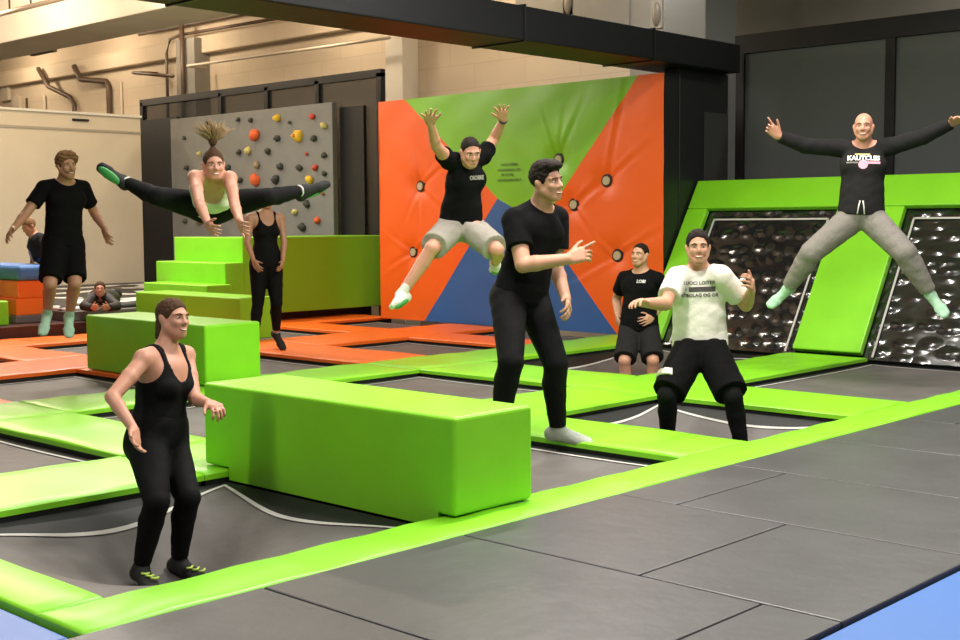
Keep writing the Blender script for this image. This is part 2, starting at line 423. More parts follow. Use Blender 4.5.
# ---- lamps
for i, (x, y, z, L, ax, pw, c) in enumerate(LAMPS):  # a visible tube plus unseen lamps added for their light
    t = thing('ceiling_and_fill_lamp', 'long white ceiling lamp, one of a set mostly added out of view', 'lamp', (x, y, z), 'ceiling lamps')
    hx, hy = (L / 2, .09) if ax == 'x' else (.09, L / 2)
    box('lamp_housing', -hx, hx, -hy, hy, 0, .08, M['lampbody'], t, .01)
    box('lamp_tube', -hx + .03, hx - .03, -hy + .03, hy - .03, -.015, 0, mat('lamp_tube_glow', (1, 1, 1, 1), .4, emit=(c + (1,), 6)), t)
    for s in (-1, 1):
        px_, py_ = (s * hx * .7, 0) if ax == 'x' else (0, s * hy * .7)
        tube('rod', [(px_, py_, .08), (px_, py_, 6.2 - z)], .008, M['blackmetal'], t, 6)
    bare = c is WARM
    ld = bpy.data.lights.new('lamp_light', 'POINT' if bare else 'AREA')
    if bare:
        ld.shadow_soft_size = .12
    else:
        ld.shape = 'RECTANGLE'
        ld.size, ld.size_y = (L, .16) if ax == 'x' else (.16, L)
    ld.energy = pw
    ld.color = c
    lo = bpy.data.objects.new('lamp_light', ld)
    COL.objects.link(lo)
    lo.parent = t
    lo.location = (0, 0, -.16 if bare else -.03)

# ---- oval wall lamps, switched off, on the right part of the back wall
for x, z, lab in ((-13.45, 5.0, 'oval wall lamp high on the dim back wall, cut by the top edge'), (-11.68, 4.6, 'oval wall lamp high on the dim back wall above the black beam')):
    t = thing('wall_lamp', lab, 'lamp', (x, 16.4, z), 'oval wall lamps')
    bm = bmesh.new()
    bmesh.ops.create_uvsphere(bm, u_segments=20, v_segments=12, radius=1, matrix=Matrix.Diagonal((.09, .07, .2, 1)))
    from_bm('lamp_glass', bm, mat('frosted_lamp', (.22, .19, .15, 1), .4), t, True)
    box('lamp_base', -.11, .11, -.02, 0, -.22, .22, mat('lamp_base_grey', (.33, .31, .27, 1), .5), t, .008)

# ---- pipes on the back wall
def pipe(label, pts, r, m_):
    return tag(tube('pipe', pts, r, m_, None, 8), label, 'pipe')
pipe('thick dark vertical pipe with a collar in front of the grey pier', [(-23.9, 15.9, 3.2), (-23.9, 15.9, 5.9)], .055, M['pipe'])
pipe('thin brown pipe bending to the wall left of the grey pier', [(-24.75, 16.05, 3.2), (-24.75, 16.05, 5.2), (-24.6, 16.05, 5.5), (-24.2, 16.05, 5.56), (-18.1, 16.05, 5.5)], .035, M['pipe'])
pipe('second thin brown pipe just left of the grey pier', [(-24.42, 16.2, 3.2), (-24.42, 16.2, 5.6)], .035, M['pipe'])
pipe('long brown pipe running along the top of the wall', [(-26, 16.15, 5.78), (-18.1, 16.15, 5.78)], .05, M['pipe'])
pipe('short horizontal pipe stub left of the grey pier', [(-25.6, 16.35, 4.86), (-25.6, 15.72, 4.83), (-24.0, 15.72, 4.62)], .04, M['pipe'])
pipe('pale pipe running level along the wall behind the climbing wall', [(-23.4, 16.15, 4.80), (-23.4, 15.68, 4.78), (-17.0, 15.68, 4.72)], .03, M['palepipe'])
pipe('brown drain pipe stepping down the wall, thicker of the pair at left', [(-28.9, 16.1, 5.3), (-28.6, 16.1, 4.95), (-27.75, 16.3, 4.85), (-27.65, 16.3, 4.7), (-27.65, 16.3, 3.2)], .07, M['pipe'])
pipe('brown drain pipe stepping down the wall further left', [(-30.7, 16.1, 5.4), (-30.2, 16.1, 4.9), (-29.5, 16.3, 4.6), (-29.3, 16.3, 4.4), (-29.3, 16.3, 3.2)], .06, M['pipe'])
pipe('thin dark cable pipe on the wall at far left', [(-31.9, 16.37, 4.75), (-31.9, 16.37, 3.2)], .03, M['pipe'])
pipe('pale pipe on the wall between the drain pipes', [(-30.9, 16.36, 4.75), (-30.9, 16.36, 3.2)], .04, M['palepipe'])
pipe('thin pale pipe right of the thick drain pipe', [(-27.2, 16.37, 4.8), (-27.2, 16.37, 3.2)], .03, M['palepipe'])
pipe('ceiling pipe with clamps in the upper left corner', [(-26, 10.5, 5.05), (-17.2, 10.5, 5.05)], .045, mat('ceiling_pipe_paint', (.50, .40, .32, 1), .5))
for k in range(5):
    x = -20.95 + k * .75
    tag(from_bm('pipe_hanger', add_tube(bmesh.new(), [(x, 10.5, 5.096), (x, 10.5, 6.2)], .018, 6), M['pipe']), 'dark pipe hanger clamp on the ceiling pipe', 'hanger', 'hangers of the ceiling pipe')
for x, z, lab in ((-33.2, 4.75, 'small pale junction box on the far left wall, higher one'), (-32.6, 4.35, 'small pale junction box on the far left wall, lower one')):
    tag(box('junction_box', x, x + .42, 16.3, 16.4, z, z + .5, M['palepipe'], bev=.02), lab, 'box', 'junction boxes')
tag(box('cable_junction', -25.6, -24.6, 13.24, 13.34, 4.98, 5.06, M['pipe'], bev=.01), 'dark cable bundle at the edge of the concrete ceiling beam', 'cable')

# ---- cream partition at left
struct(box('wall_cream', -20.5, -20.3, 4.0, 12.58, .1, 3.32, M['whitewall']))
struct(box('trim_6', -20.3, -20.285, 4.0, 12.58, 3.03, 3.07, mat('panel_joint', (.36, .31, .24, 1), .6)))
struct(box('trim_7', -20.52, -20.27, 4.0, 12.6, 3.32, 3.36, M['concrete']))
struct(box('baseboard_left', -20.3, -20.27, 4.0, 12.58, .2, .36, M['greystep']))
tag(box('wall_latch', -20.3, -20.27, 11.24, 11.55, 3.20, 3.24, M['blackmetal'], bev=.005), 'small dark latch plate at the top of the cream wall', 'latch')

# ---- climbing wall
t = thing('climbing_wall', 'grey climbing board dotted with orange, yellow and dark holds', 'climbing wall', (-17.9, 13.2, .1))
adopt(t, box('board', -20.21, -15.63, 13.15, 13.25, .1, 3.32, M['climb'], bev=.01))
HOLDS = [(-17.74, 3.16, 'd', 1.0), (-17.01, 3.15, 'y', 1.5), (-16.09, 3.12, 'r', 1.1), (-15.8, 2.96, 'p', 1.3), (-17.61, 2.9, 'o', 2.1), (-16.46, 2.83, 'y', 2.2), (-16.06, 2.77, 'd', 1.2), (-17.02, 2.82, 'd', 1.3), (-17.28, 2.62, 'd', 1.3), (-17.83, 2.65, 'p', 1.5), (-18.09, 2.63, 'd', 1.1), (-16.25, 2.53, 'r', 0.6), (-15.81, 2.49, 'd', 1.1), (-17.59, 2.4, 't', 1.3), (-16.95, 2.35, 'd', 1.3), (-16.44, 2.31, 'd', 1.3), (-16.04, 2.3, 'r', 1.1), (-15.82, 2.2, 'd', 1.0), (-17.64, 2.15, 'o', 2.2), (-17.08, 2.14, 'd', 1.7), (-18.07, 2.16, 'd', 1.2), (-18.42, 2.38, 'd', 1.2), (-16.18, 2.11, 'y', 1.6), (-16.27, 1.72, 'd', 1.4), (-16.58, 1.59, 'p', 1.1), (-16.0, 1.45, 'o', 1.3), (-16.4, 1.35, 'd', 1.5), (-18.4, 1.54, 'r', 1.2), (-19.77, 1.46, 'd', 1.0), (-19.68, 2.42, 'd', 1.0), (-19.74, 2.96, 'd', 0.8), (-18.09, 3.19, 'd', 0.8), (-15.86, 1.88, 'r', 0.6), (-19.31, 1.46, 't', 1.6), (-18.19, 1.86, 'd', 1.0), (-19.28, 2.66, 'p', 1.0), (-19.9, 1.95, 'd', 0.8), (-16.8, 1.83, 't', 1.0), (-19.02, 3.19, 'd', 0.8), (-16.68, 3.06, 'd', 0.6)]
HC = {'d': 'hold_dark', 'y': 'hold_yellow', 'r': 'hold_red', 'p': 'hold_pale', 'o': 'hold_orange', 't': 'hold_tan'}
for h in HOLDS:
    a, b, c, s = h
    P = np.array([a, 13.12, b])
    bm = bmesh.new()
    bmesh.ops.create_icosphere(bm, subdivisions=2, radius=1)
    rr = random.Random(str(h))
    for v in bm.verts:
        k = 1 + rr.uniform(-.22, .22)
        v.co = Vector((v.co.x * .05 * s * k, v.co.y * .045 * s * k, v.co.z * .043 * s * k))
    bmesh.ops.rotate(bm, verts=bm.verts, cent=(0, 0, 0), matrix=Matrix.Rotation(rr.uniform(-.8, .8), 3, 'Y'))
    bmesh.ops.translate(bm, verts=bm.verts, vec=P)
    o = from_bm('climbing_hold', bm, M[HC[c]], None, True)
    if c == 'y' and s > 2:
        # ring bolt in the big yellow hold
        bb = bmesh.new()
        bmesh.ops.create_uvsphere(bb, u_segments=12, v_segments=8, radius=.028, matrix=Matrix.Translation(P + np.array([0, -.085, 0])))
        q = from_bm('bolt', bb, M['hold_red'], None, True)
        q.parent = o
    adopt(t, o)

# ---- black net frame behind the climbing wall
t = thing('safety_net', 'black framed safety net standing behind the climbing wall', 'net', (-17.8, 13.4, -.9))
fr = [box('post', x - .05, x + .05, 13.35, 13.45, -.9, 3.72, M['blackmetal']) for x in (-21.5, -18.95, -17.6, -16.25, -14.75)]
fr.append(box('top_rail', -21.55, -14.7, 13.35, 13.45, 3.66, 3.78, M['blackmetal']))
fr.append(box('padding', -21.45, -20.22, 13.3, 13.36, .1, 3.38, M['black']))
fr.append(box('padding', -15.62, -15.05, 13.3, 13.36, .1, 3.24, M['black']))
fr.append(box('net', -21.5, -14.75, 13.395, 13.405, .1, 3.66, M['net']))
adopt(t, *fr)

# ---- right-hand net
t = thing('safety_net', 'tall black framed safety net above the sloping trampolines', 'net', (-6, 14.5, -.9))
fr = [box('post', x - .06, x + .06, 14.45, 14.57, -.9, 3.8, M['blackmetal']) for x in (-8.98, -6.92, -4.8, -2.6)]
fr.append(box('top_rail', -9.05, -2.5, 14.44, 14.58, 3.56, 3.80, M['blackmetal']))
fr.append(box('net', -8.98, -2.6, 14.495, 14.505, -.9, 3.56, M['net_right']))
fr.append(box('side_panel', -8.85, -8.66, 14.57, 14.6, -.9, 3.05, mat('blue_grey_board', (.10, .115, .135, 1), .6)))
adopt(t, *fr)

# ------------------------------------------------------------------ trampoline frame, pads and beds
struct(box('floor_deck', -3.92, -2.06, .6, 14.4, -.9, -.045, M['skirt']))

def frame_box(x0, x1, y0, y1):
    struct(box('floor_frame', x0 + .012, x1 - .012, y0 + .012, y1 - .012, -.9, -.036, M['skirt']))

def pad(x0, x1, y0, y1, m_, label, frame=True):
    bm = bmesh.new()
    add_box(bm, x0, x1, y0, y1, -.036, 0)
    # slice for a slightly quilted, sagging top
    rr = random.Random(label)
    nx, ny = max(2, int((x1 - x0) / .12)), max(2, int((y1 - y0) / .12))
    for i in [.02 / (x1 - x0)] + [j / nx for j in range(1, nx)] + [1 - .02 / (x1 - x0)]:
        bmesh.ops.bisect_plane(bm, geom=bm.verts[:] + bm.edges[:] + bm.faces[:], plane_co=(x0 + (x1 - x0) * i, 0, 0), plane_no=(1, 0, 0))
    for i in [.02 / (y1 - y0)] + [j / ny for j in range(1, ny)] + [1 - .02 / (y1 - y0)]:
        bmesh.ops.bisect_plane(bm, geom=bm.verts[:] + bm.edges[:] + bm.faces[:], plane_co=(0, y0 + (y1 - y0) * i, 0), plane_no=(0, 1, 0))
    ph = [rr.uniform(0, 6) for _ in range(4)]
    for v in bm.verts:
        if v.co.z > -.01:
            ex = min(v.co.x - x0, x1 - v.co.x)
            ey = min(v.co.y - y0, y1 - v.co.y)
            e = min(1, min(ex, ey) / .02)
            v.co.z += e * (.004 * math.sin(5 * v.co.x + ph[0]) * math.sin(4 * v.co.y + ph[1]) + .003 * math.sin(13 * v.co.y + ph[2]) + .004) - (1 - e) * .006
    o = from_bm('trampoline_pad', bm, m_, None)
    for f in o.data.polygons:
        f.use_smooth = f.normal.z > .5
    tag(o, label, 'pad')
    if frame:
        frame_box(x0, x1, y0, y1)
    return o

g, og = M['lime'], M['orange']
X0, X1, X2, X3, X4 = (-4.25, -3.92), (-6.84, -5.95), (-9.55, -8.72), (-12.4, -11.32), (-14.9, -14.0)
Y0, Y1, Y2, Y3, Y4 = (2.15, 2.43), (4.04, 4.74), (6.23, 7.0), (8.38, 9.32), (10.68, 11.4)
e = .004
pad(X0[0], X0[1], 2.15, 12.05, g, 'long narrow lime pad dividing the trampolines from the black mats')
pad(-9.5, X0[0] - e, *Y0, g, 'lime pad beside the blue mat in the bottom left corner')
pad(*X1, Y0[1] + e, Y1[0] - e, g, 'wide lime pad crossing behind the crouching woman in a tank top')
pad(*X1, Y1[0], Y2[0] - e, g, 'lime pad hidden mostly behind the large front foam block')
pad(*X1, Y2[0], Y3[0] - e, g, 'lime pad between the man in black and the man in the white shirt')
pad(*X1, Y3[0], 12.04, g, 'lime pad running to the foot of the sloping wall pad')
pad(*X2, Y0[1] + e, Y1[1], g, 'lime pad at the left edge behind the first trampolines')
pad(*X2, Y1[1] + e, Y3[0] - e, g, 'lime pad right of the far left foam block')
pad(*X2, Y3[0], 12.5, g, 'lime pad running to the foot of the orange and blue wall')
pad(*X3, 3.4, Y2[1], og, 'orange pad left of the smaller foam block, nearer strip')
pad(*X3, Y2[1] + e, Y3[1], og, 'orange pad end by the barefoot stepping woman in black')
pad(*X3, Y3[1] + e, 12.5, og, 'orange pad running to the left corner of the target wall')
pad(*X4, 3.0, 8.4, og, 'farthest orange pad strip, under the jumping man at left')
pad(*X4, 9.32, 12.9, og, 'orange pad along the foot of the long lime wall block')
# pads running across
pad(X1[1] + e, X0[0] - e, 4.27, Y1[1], g, 'lime pad the large front foam block rests on')
pad(X1[1] + e, X0[0] - e, *Y2, g, 'lime pad under the foot of the man in black')
pad(X1[1] + e, X0[0] - e, *Y3, g, 'lime pad behind the man in the white shirt')
pad(X2[1] + e, X1[0] - e, *Y1, g, 'lime pad left of the large front foam block')
pad(X2[1] + e, X1[0] - e, *Y2, g, 'lime pad behind the middle of the front foam block')
pad(X2[1] + e, X1[0] - e, *Y3, g, 'lime pad behind the legs of the man in black')
pad(X3[1] + e, X2[0] - e, *Y1, og, 'short orange pad at the left edge of the photo')
pad(X3[1] + e, X2[0] - e, *Y2, og, 'orange pad the smaller foam block rests on')
pad(X3[1] + e, X2[0] - e, *Y3, og, 'orange pad under the standing woman in black')
pad(X3[1] + e, X2[0] - e, *Y4, og, 'orange pad in front of the left part of the target wall')
pad(X4[1] + e, X3[0] - e, *Y2, og, 'orange pad behind the smaller foam block')
pad(X4[1] + e, X3[0] - e, *Y3, og, 'orange pad at the foot of the lime steps')
pad(X4[1] + e, X3[0] - e, *Y4, og, 'orange pad in front of the long lime wall block')

def trampoline(x0, x1, y0, y1, label, sag=0, at=None, sig=.5, inset=.07, m_=None, ramp=.42):
    """bed mesh hanging inside its frame, white webbing stitched round its edge"""
    at = at or ((x0 + x1) / 2, (y0 + y1) / 2)
    def Z(x, y):
        ex = min(1, max(0, min(x - x0, x1 - x)) / ramp)
        ey = min(1, max(0, min(y - y0, y1 - y)) / ramp)
        e_ = (1 - (1 - ex) ** 2) * (1 - (1 - ey) ** 2)
        r2 = ((x - at[0]) ** 2 + (y - at[1]) ** 2) / (sig * sig)
        return -.068 - e_ * (.018 + sag * (.45 * math.exp(-r2 * .35) + .55 * math.exp(-r2 * 1.6)))
    t = thing('trampoline', label, 'trampoline', ((x0 + x1) / 2, (y0 + y1) / 2, -.9))
    bm = bmesh.new()
    n = max(12, int((x1 - x0) / .05))
    k = max(12, int((y1 - y0) / .05))
    g_ = [[bm.verts.new((x0 + (x1 - x0) * i / n, y0 + (y1 - y0) * j / k, Z(x0 + (x1 - x0) * i / n, y0 + (y1 - y0) * j / k))) for j in range(k + 1)] for i in range(n + 1)]
    for i in range(n):
        for j in range(k):
            bm.faces.new((g_[i][j], g_[i + 1][j], g_[i + 1][j + 1], g_[i][j + 1]))
    bed = from_bm('bed', bm, m_ or M['bed'], None, True)
    # webbing
    bm = bmesh.new()
    wv = .022
    c = [(x0 + .05, y0 + .05), (x1 - .05, y0 + .05), (x1 - .05, y1 - .05), (x0 + .05, y1 - .05)]
    for q in range(4):
        a, b = Vector(c[q]), Vector(c[(q + 1) % 4])
        d = (b - a).normalized()
        nrm = Vector((-d.y, d.x))
        N = 24
        prev = None
        for i in range(N + 1):
            p = a + (b - a) * i / N + nrm * (inset - .05) * math.sin(math.pi * i / N)
            pr = []
            for s in (0, 1):
                pp = p + nrm * wv * s
                pr.append(bm.verts.new((pp.x, pp.y, Z(pp.x, pp.y) + .006)))
            if prev:
                bm.faces.new((prev[0], pr[0], pr[1], prev[1]))
            prev = pr
    st = from_bm('border_strap', bm, M['strap'], None, True)
    # black cover over the springs, from the pad edge to the webbing
    bm = bmesh.new()
    oc = [(x0, y0), (x1, y0), (x1, y1), (x0, y1)]
    for q in range(4):
        a, b = Vector(c[q]), Vector(c[(q + 1) % 4])
        oa, ob = Vector(oc[q]), Vector(oc[(q + 1) % 4])
        d = (b - a).normalized()
        nrm = Vector((-d.y, d.x))
        prev = None
        for i in range(25):
            p = a + (b - a) * i / 24 + nrm * ((inset - .05) * math.sin(math.pi * i / 24) + .004)
            o_ = oa + (ob - oa) * i / 24
            ln = []
            for k_ in range(6):
                w_ = o_ + (p - o_) * k_ / 5
                ln.append(bm.verts.new((w_.x, w_.y, Z(w_.x, w_.y) + .003)))
            if prev:
                for k_ in range(5):
                    bm.faces.new((prev[k_], ln[k_], ln[k_ + 1], prev[k_ + 1]))
            prev = ln
    sc = from_bm('spring_cover', bm, M['skirt'], None, True)
    # black skirt that closes the frame below
    bm = bmesh.new()
    add_box(bm, x0 - .005, x1 + .005, y0 - .005, y1 + .005, -.895, -.86)
    sk = from_bm('ground_frame', bm, M['skirt'])
    adopt(t, bed, st, sc, sk)
    return t

G = .0
A_, B_, C_, D_ = (X1[1], X0[0]), (X2[1], X1[0]), (X3[1], X2[0]), (X4[1], X3[0])
trampoline(*A_, Y0[1], 4.19, 'black trampoline bed sagging under the woman in the tank top', .36, (-5.42, 3.43), .62, .15, None, .72)
trampoline(*A_, Y1[1], Y2[0], 'dark trampoline bed right of the large front foam block')
trampoline(*A_, Y2[1], Y3[0], 'black trampoline bed the man in the white shirt bounces on', .36, (-4.95, 7.45), .7, .12)
trampoline(*A_, Y3[1], 12.08, 'long grey trampoline bed in front of the right sloping panel')
trampoline(*B_, Y0[1], Y1[0], 'dark trampoline bed at the left edge, beside the woman in the tank top')
trampoline(*B_, Y1[1], Y2[0], 'trampoline bed behind the front foam block, under the splits jumper')
trampoline(*B_, Y2[1], Y3[0], 'grey trampoline bed left of the legs of the man in black')
trampoline(*B_, Y3[1], 12.08, 'dark trampoline bed sagging under the man in black shorts', .49, (-7.58, 10.3), .75, .16)
trampoline(*C_, Y0[1], Y1[0], 'grey trampoline bed beyond the left lime pads, nearest')
trampoline(*C_, Y1[1], Y2[0], 'grey trampoline bed left of the smaller foam block')
trampoline(*C_, Y2[1], Y3[0], 'grey trampoline bed right of the smaller foam block')
trampoline(*C_, Y3[1], Y4[0], 'grey trampoline bed framed by orange pads before the target wall')
trampoline(*C_, Y4[1], 12.58, 'narrow trampoline bed at the foot of the blue wall triangle')
trampoline(*D_, 4.4, Y2[0], 'grey trampoline bed between two orange pads at far left')
trampoline(*D_, Y2[1], Y3[0], 'trampoline bed behind the smaller foam block')
trampoline(*D_, Y3[1], Y4[0], 'grey trampoline bed right of the standing woman in black')
trampoline(*D_, Y4[1], 12.6, 'narrow trampoline bed at the left foot of the target wall')

# ---- black floor mats with seams
def deck_mat(x0, x1, y0, y1, label):
    o = box('floor_mat', x0 + .004, x1 - .004, y0 + .004, y1 - .004, -.045, 0, M['deckmat'], None, .008)
    tag(o, label, 'mat', 'black floor mats')
rows = [1.2, 1.78, 2.91, 4.02, 5.17, 6.23, 7.36, 8.5, 9.65, 10.8, 12.0, 14.2]
cuts = [-2.95, -2.4, -2.38, -2.94, -3.55, -2.42, -2.95, -3.55, -2.4, -2.95, -3.5]
names = ['in the nearest row by the blue corner', 'in the second row from the bottom left', 'in the third row from the bottom', 'fourth row, level with the front block',
         'fifth row, level with the man in black', 'sixth row, level with the white shirt', 'in the seventh row', 'in the eighth row',
         'in the ninth row', 'in the tenth row by the right edge', 'in the last row below the sloping wall']
for a, b, c, nme in zip(rows, rows[1:], cuts, names):
    deck_mat(-3.92, c, a, b, 'black mat by the lime strip, ' + nme)
    deck_mat(c, -2.06, a, b, 'black mat by the blue edge, ' + nme)
# blue mats
prism('blue_floor_mat', [(-2.05, -.9), (-2.05, -.012), (-1.50, -.012), (-1.2, -.28), (-1.2, -.9)], 'y', .4, 14.2, M['blue'], None, .012)
tag(bpy.data.objects['blue_floor_mat'], 'long blue mat in the bottom right corner', 'mat')
o = box('blue_floor_mat', -9.5, -3.97, .3, 2.135, -.9, -.02, M['blue'], None, .015)
tag(o, 'blue mat in the bottom left corner', 'mat')

# ------------------------------------------------------------------ foam blocks
def block(x0, x1, y0, y1, z0, z1, m_, label, bev=.018, name='foam_block', seams=()):
    t = thing(name, label, 'foam block', ((x0 + x1) / 2, (y0 + y1) / 2, z0))
    o = box('cover', x0, x1, y0, y1, z0, z1, m_, None, bev, 3)
    kids = [o]
    for ax, p in seams:
        if ax == 'x':
            kids.append(box('seam', p - .004, p + .004, y0 - .003, y1 + .003, z0 + .02, z1 + .003, M['seam']))
    adopt(t, *kids)
    return t
M['seam'] = mat('lime_seam', (.16, .5, .012, 1), .5)
FB = block(-6.185, -4.14, 4.2, 4.76, .010, .485, g, 'large lime foam block in the foreground beside the man in black', .02)
adopt(FB, box('cover_flap', -5.945, -4.255, 4.1995, 4.215, -.055, .032, g))
block(-11.15, -9.16, 6.25, 6.84, .010, .535, g, 'smaller lime foam block behind the woman in the tank top', .02)
block(-14.75, -12.45, 9.0, 9.5, .010, .52, M['lime_wall'], 'long low lime block at the foot of the lime steps')
# stairs and the long wall block
t = thing('foam_stairs', 'three lime foam steps rising to the long lime wall block', 'steps', (-15.3, 10.2, 0))
adopt(t, box('step', -16.0, -14.43, 9.9, 10.3, .010, .575, g, None, .015, 3),
      box('step', -16.3, -14.57, 10.3, 10.62, .010, .865, g, None, .015, 3),
      box('step', -16.3, -14.6, 10.62, 11.0, .010, 1.215, g, None, .015, 3))
t = thing('foam_wall', 'long lime wall block running from the steps to the target wall', 'foam block', (-15.4, 12, 0))
adopt(t, box('cover', -15.6, -14.61, 11.004, 13.3, .12, 1.215, M['lime_wall'], None, .015, 3),
      box('plinth', -15.58, -14.92, 11.004, 13.3, -.2, .12, M['darkred']))

# ---- left platform, airbag and orange steps
struct(box('floor_platform', -20.3, -15.0, 3.5, 9.85, -.9, .14, M['darkred']))
struct(box('floor_platform', -20.3, -16.4, 9.85, 13.0, -.9, .262, M['greystep']))
box('grey_step_mat', -20.3, -15.25, 8.32, 9.8, .143, .27, M['greystep'], None, .01)
tag(bpy.data.objects['grey_step_mat'], 'grey step in front of the black and white airbag', 'step')
bm = bmesh.new()
nx, ny = 60, 40
gr = [[None] * (ny + 1) for _ in range(nx + 1)]
for i in range(nx + 1):
    for j in range(ny + 1):
        x = -20.2 + 4.85 * i / nx
        y = 8.35 + 4.15 * j / ny
        gr[i][j] = bm.verts.new((x, y, .335 + .02 * math.sin(x * 3.1) * math.sin(y * 2.7) - (.02 if i in (0, nx) or j in (0, ny) else 0)))
for i in range(nx):
    for j in range(ny):
        if -20.2 + 4.85 * (i + 1) / nx > -16.4 and 8.35 + 4.15 * (j + 1) / ny > 9.8:
            continue
        bm.faces.new((gr[i][j], gr[i + 1][j], gr[i + 1][j + 1], gr[i][j + 1]))
for v in [v for v in bm.verts if not v.link_faces]:
    bm.verts.remove(v)
ret = bmesh.ops.extrude_face_region(bm, geom=bm.faces[:])
for v in [q for q in ret['geom'] if isinstance(q, bmesh.types.BMVert)]:
    v.co.z = .272
tag(from_bm('airbag', bm, M['zebra'], None, True), 'black and white patterned airbag the girl in a dark jacket lies on', 'airbag')

t = thing('foam_stairs', 'orange foam steps with a grey base at the left edge', 'steps', (-16.2, 8.2, .14))
adopt(t, box('step', -16.9, -15.5, 7.72, 8.2, .24, .46, M['orange'], None, .015, 3),
      box('step', -16.9, -15.5, 7.75, 8.2, .46, .69, M['orange'], None, .015, 3),
      box('base', -16.9, -15.48, 7.70, 8.2, .143, .24, mat('mauve_grey_base', (.16, .12, .12, 1), .6), None, .01))
tag(box('crash_mat', -16.9, -15.42, 7.73, 8.3, .692, .89, mat('blue_crash_mat', (.055, .16, .42, 1), .5, bump=(5, .15)), None, .06, 4), 'thick blue crash mat on top of the orange steps', 'mat')
tag(box('foam_block', -16.4, -15.3, 6.2, 7.52, .146, .45, g, None, .015, 3), 'small lime foam block at the left edge below the orange steps', 'foam block')

# ------------------------------------------------------------------ target wall
WY = 12.6
t = thing('target_wall', 'padded orange, lime and blue wall with round targets', 'padded wall', (-11.4, WY, 0))
L_, R_, T_ = -13.92, -8.87, 3.165
CL, CR = (-11.57, 1.72), (-10.81, 1.37)
REG = [('lime_panel', M['lime_wall'], [(-13.37, T_), (-9.25, T_), CR, CL]),
       ('orange_panel', M['orange_wall'], [(L_, 0), (L_, T_), (-13.37, T_), CL, (-13.0, 0)]),
       ('orange_panel', M['orange_wall'], [(R_, 0), (R_, T_), (-9.25, T_), CR, (-9.56, 0)]),
       ('blue_panel', M['blue_wall'], [(-13.0, 0), CL, CR, (-9.56, 0)])]
BTN = [(-13.09, 1.92), (-13.25, .98), (-10.28, 1.62), (-9.75, 1.91), (-9.58, .98), (-10.53, 2.2), (-12.5, 1.2)]
CRE = [(0, 30, .5), (0, -35, .5), (0, 100, .4), (0, 240, .4), (0, -90, .5), (1, 28, .35), (1, 150, .45), (1, 205, .5), (1, 250, .3),
       (2, 35, .55), (2, -50, .8), (2, 190, .4), (3, 215, .5), (3, 33, .55), (4, 25, .6), (4, 205, .7), (4, 140, .5), (5, 60, .6), (5, 110, .6), (5, 80, .45), (3, 75, .9)]
def dent(x, z):
    y = 0
    for bx, bz in BTN[:6]:
        r = math.hypot(x - bx, z - bz)
        y += .05 * math.exp(-(r / .16) ** 2)
    for bi, ang, ln in CRE:
        bx, bz = BTN[bi]
        dx, dz = x - bx, z - bz
        a = math.radians(ang)
        s = dx * math.cos(a) + dz * math.sin(a)
        n_ = -dx * math.sin(a) + dz * math.cos(a)
        if 0 < s < ln * 1.6:
            wd = .022 + .03 * s
            y += (-.020 * math.exp(-((n_ - wd) / wd) ** 2) + .022 * math.exp(-(n_ / wd) ** 2)) * math.exp(-(s / ln) ** 2) * min(1, s / .08)
    y += .006 * math.sin(x * 7 + 2 * math.sin(z * 3)) * math.sin(z * 5 + x)
    return y
for nm, mm, poly in REG:
    bm = bmesh.new()
    bm.faces.new([bm.verts.new((p[0], WY, p[1])) for p in poly])
    st = .035
    xs = np.arange(L_, R_, st)
    zs = np.arange(0, T_, st)
    for x in xs[1:]:
        bmesh.ops.bisect_plane(bm, geom=bm.verts[:] + bm.edges[:] + bm.faces[:], plane_co=(x, 0, 0), plane_no=(1, 0, 0))
    for z in zs[1:]:
        bmesh.ops.bisect_plane(bm, geom=bm.verts[:] + bm.edges[:] + bm.faces[:], plane_co=(0, 0, z), plane_no=(0, 0, 1))
    for v in bm.verts:
        v.co.y += dent(v.co.x, v.co.z)
    o = from_bm(nm, bm, mm, None, True)
    if o.data.polygons[0].normal.y > 0:
        o.data.flip_normals()
    adopt(t, o)
adopt(t, box('backing', L_, R_, WY + .08, WY + .3, 0, T_ - .01, M['black']))
adopt(t, box('edge_cover', L_ - .004, L_ + .002, WY - .003, WY + .3, 0, T_, M['orange_wall']))
adopt(t, box('edge_cover', R_ - .002, R_ + .003, WY + .01, WY + .31, 0, T_, M['black']))
for bx, bz in BTN[:6]:
    bm = bmesh.new()
    bmesh.ops.create_cone(bm, cap_ends=True, segments=28, radius1=.088, radius2=.082, depth=.03, matrix=Matrix.Translation((bx, WY + .045, bz)) @ Matrix.Rotation(math.pi / 2, 4, 'X'))
    ring = from_bm('target_ring', bm, M['ring'])
    bm = bmesh.new()
    bmesh.ops.create_cone(bm, cap_ends=True, segments=28, radius1=.056, radius2=.054, depth=.02, matrix=Matrix.Translation((bx, WY + .024, bz)) @ Matrix.Rotation(math.pi / 2, 4, 'X'))
    d_ = from_bm('target_face', bm, M['disc'])
    d_.parent = ring
    adopt(t, ring)

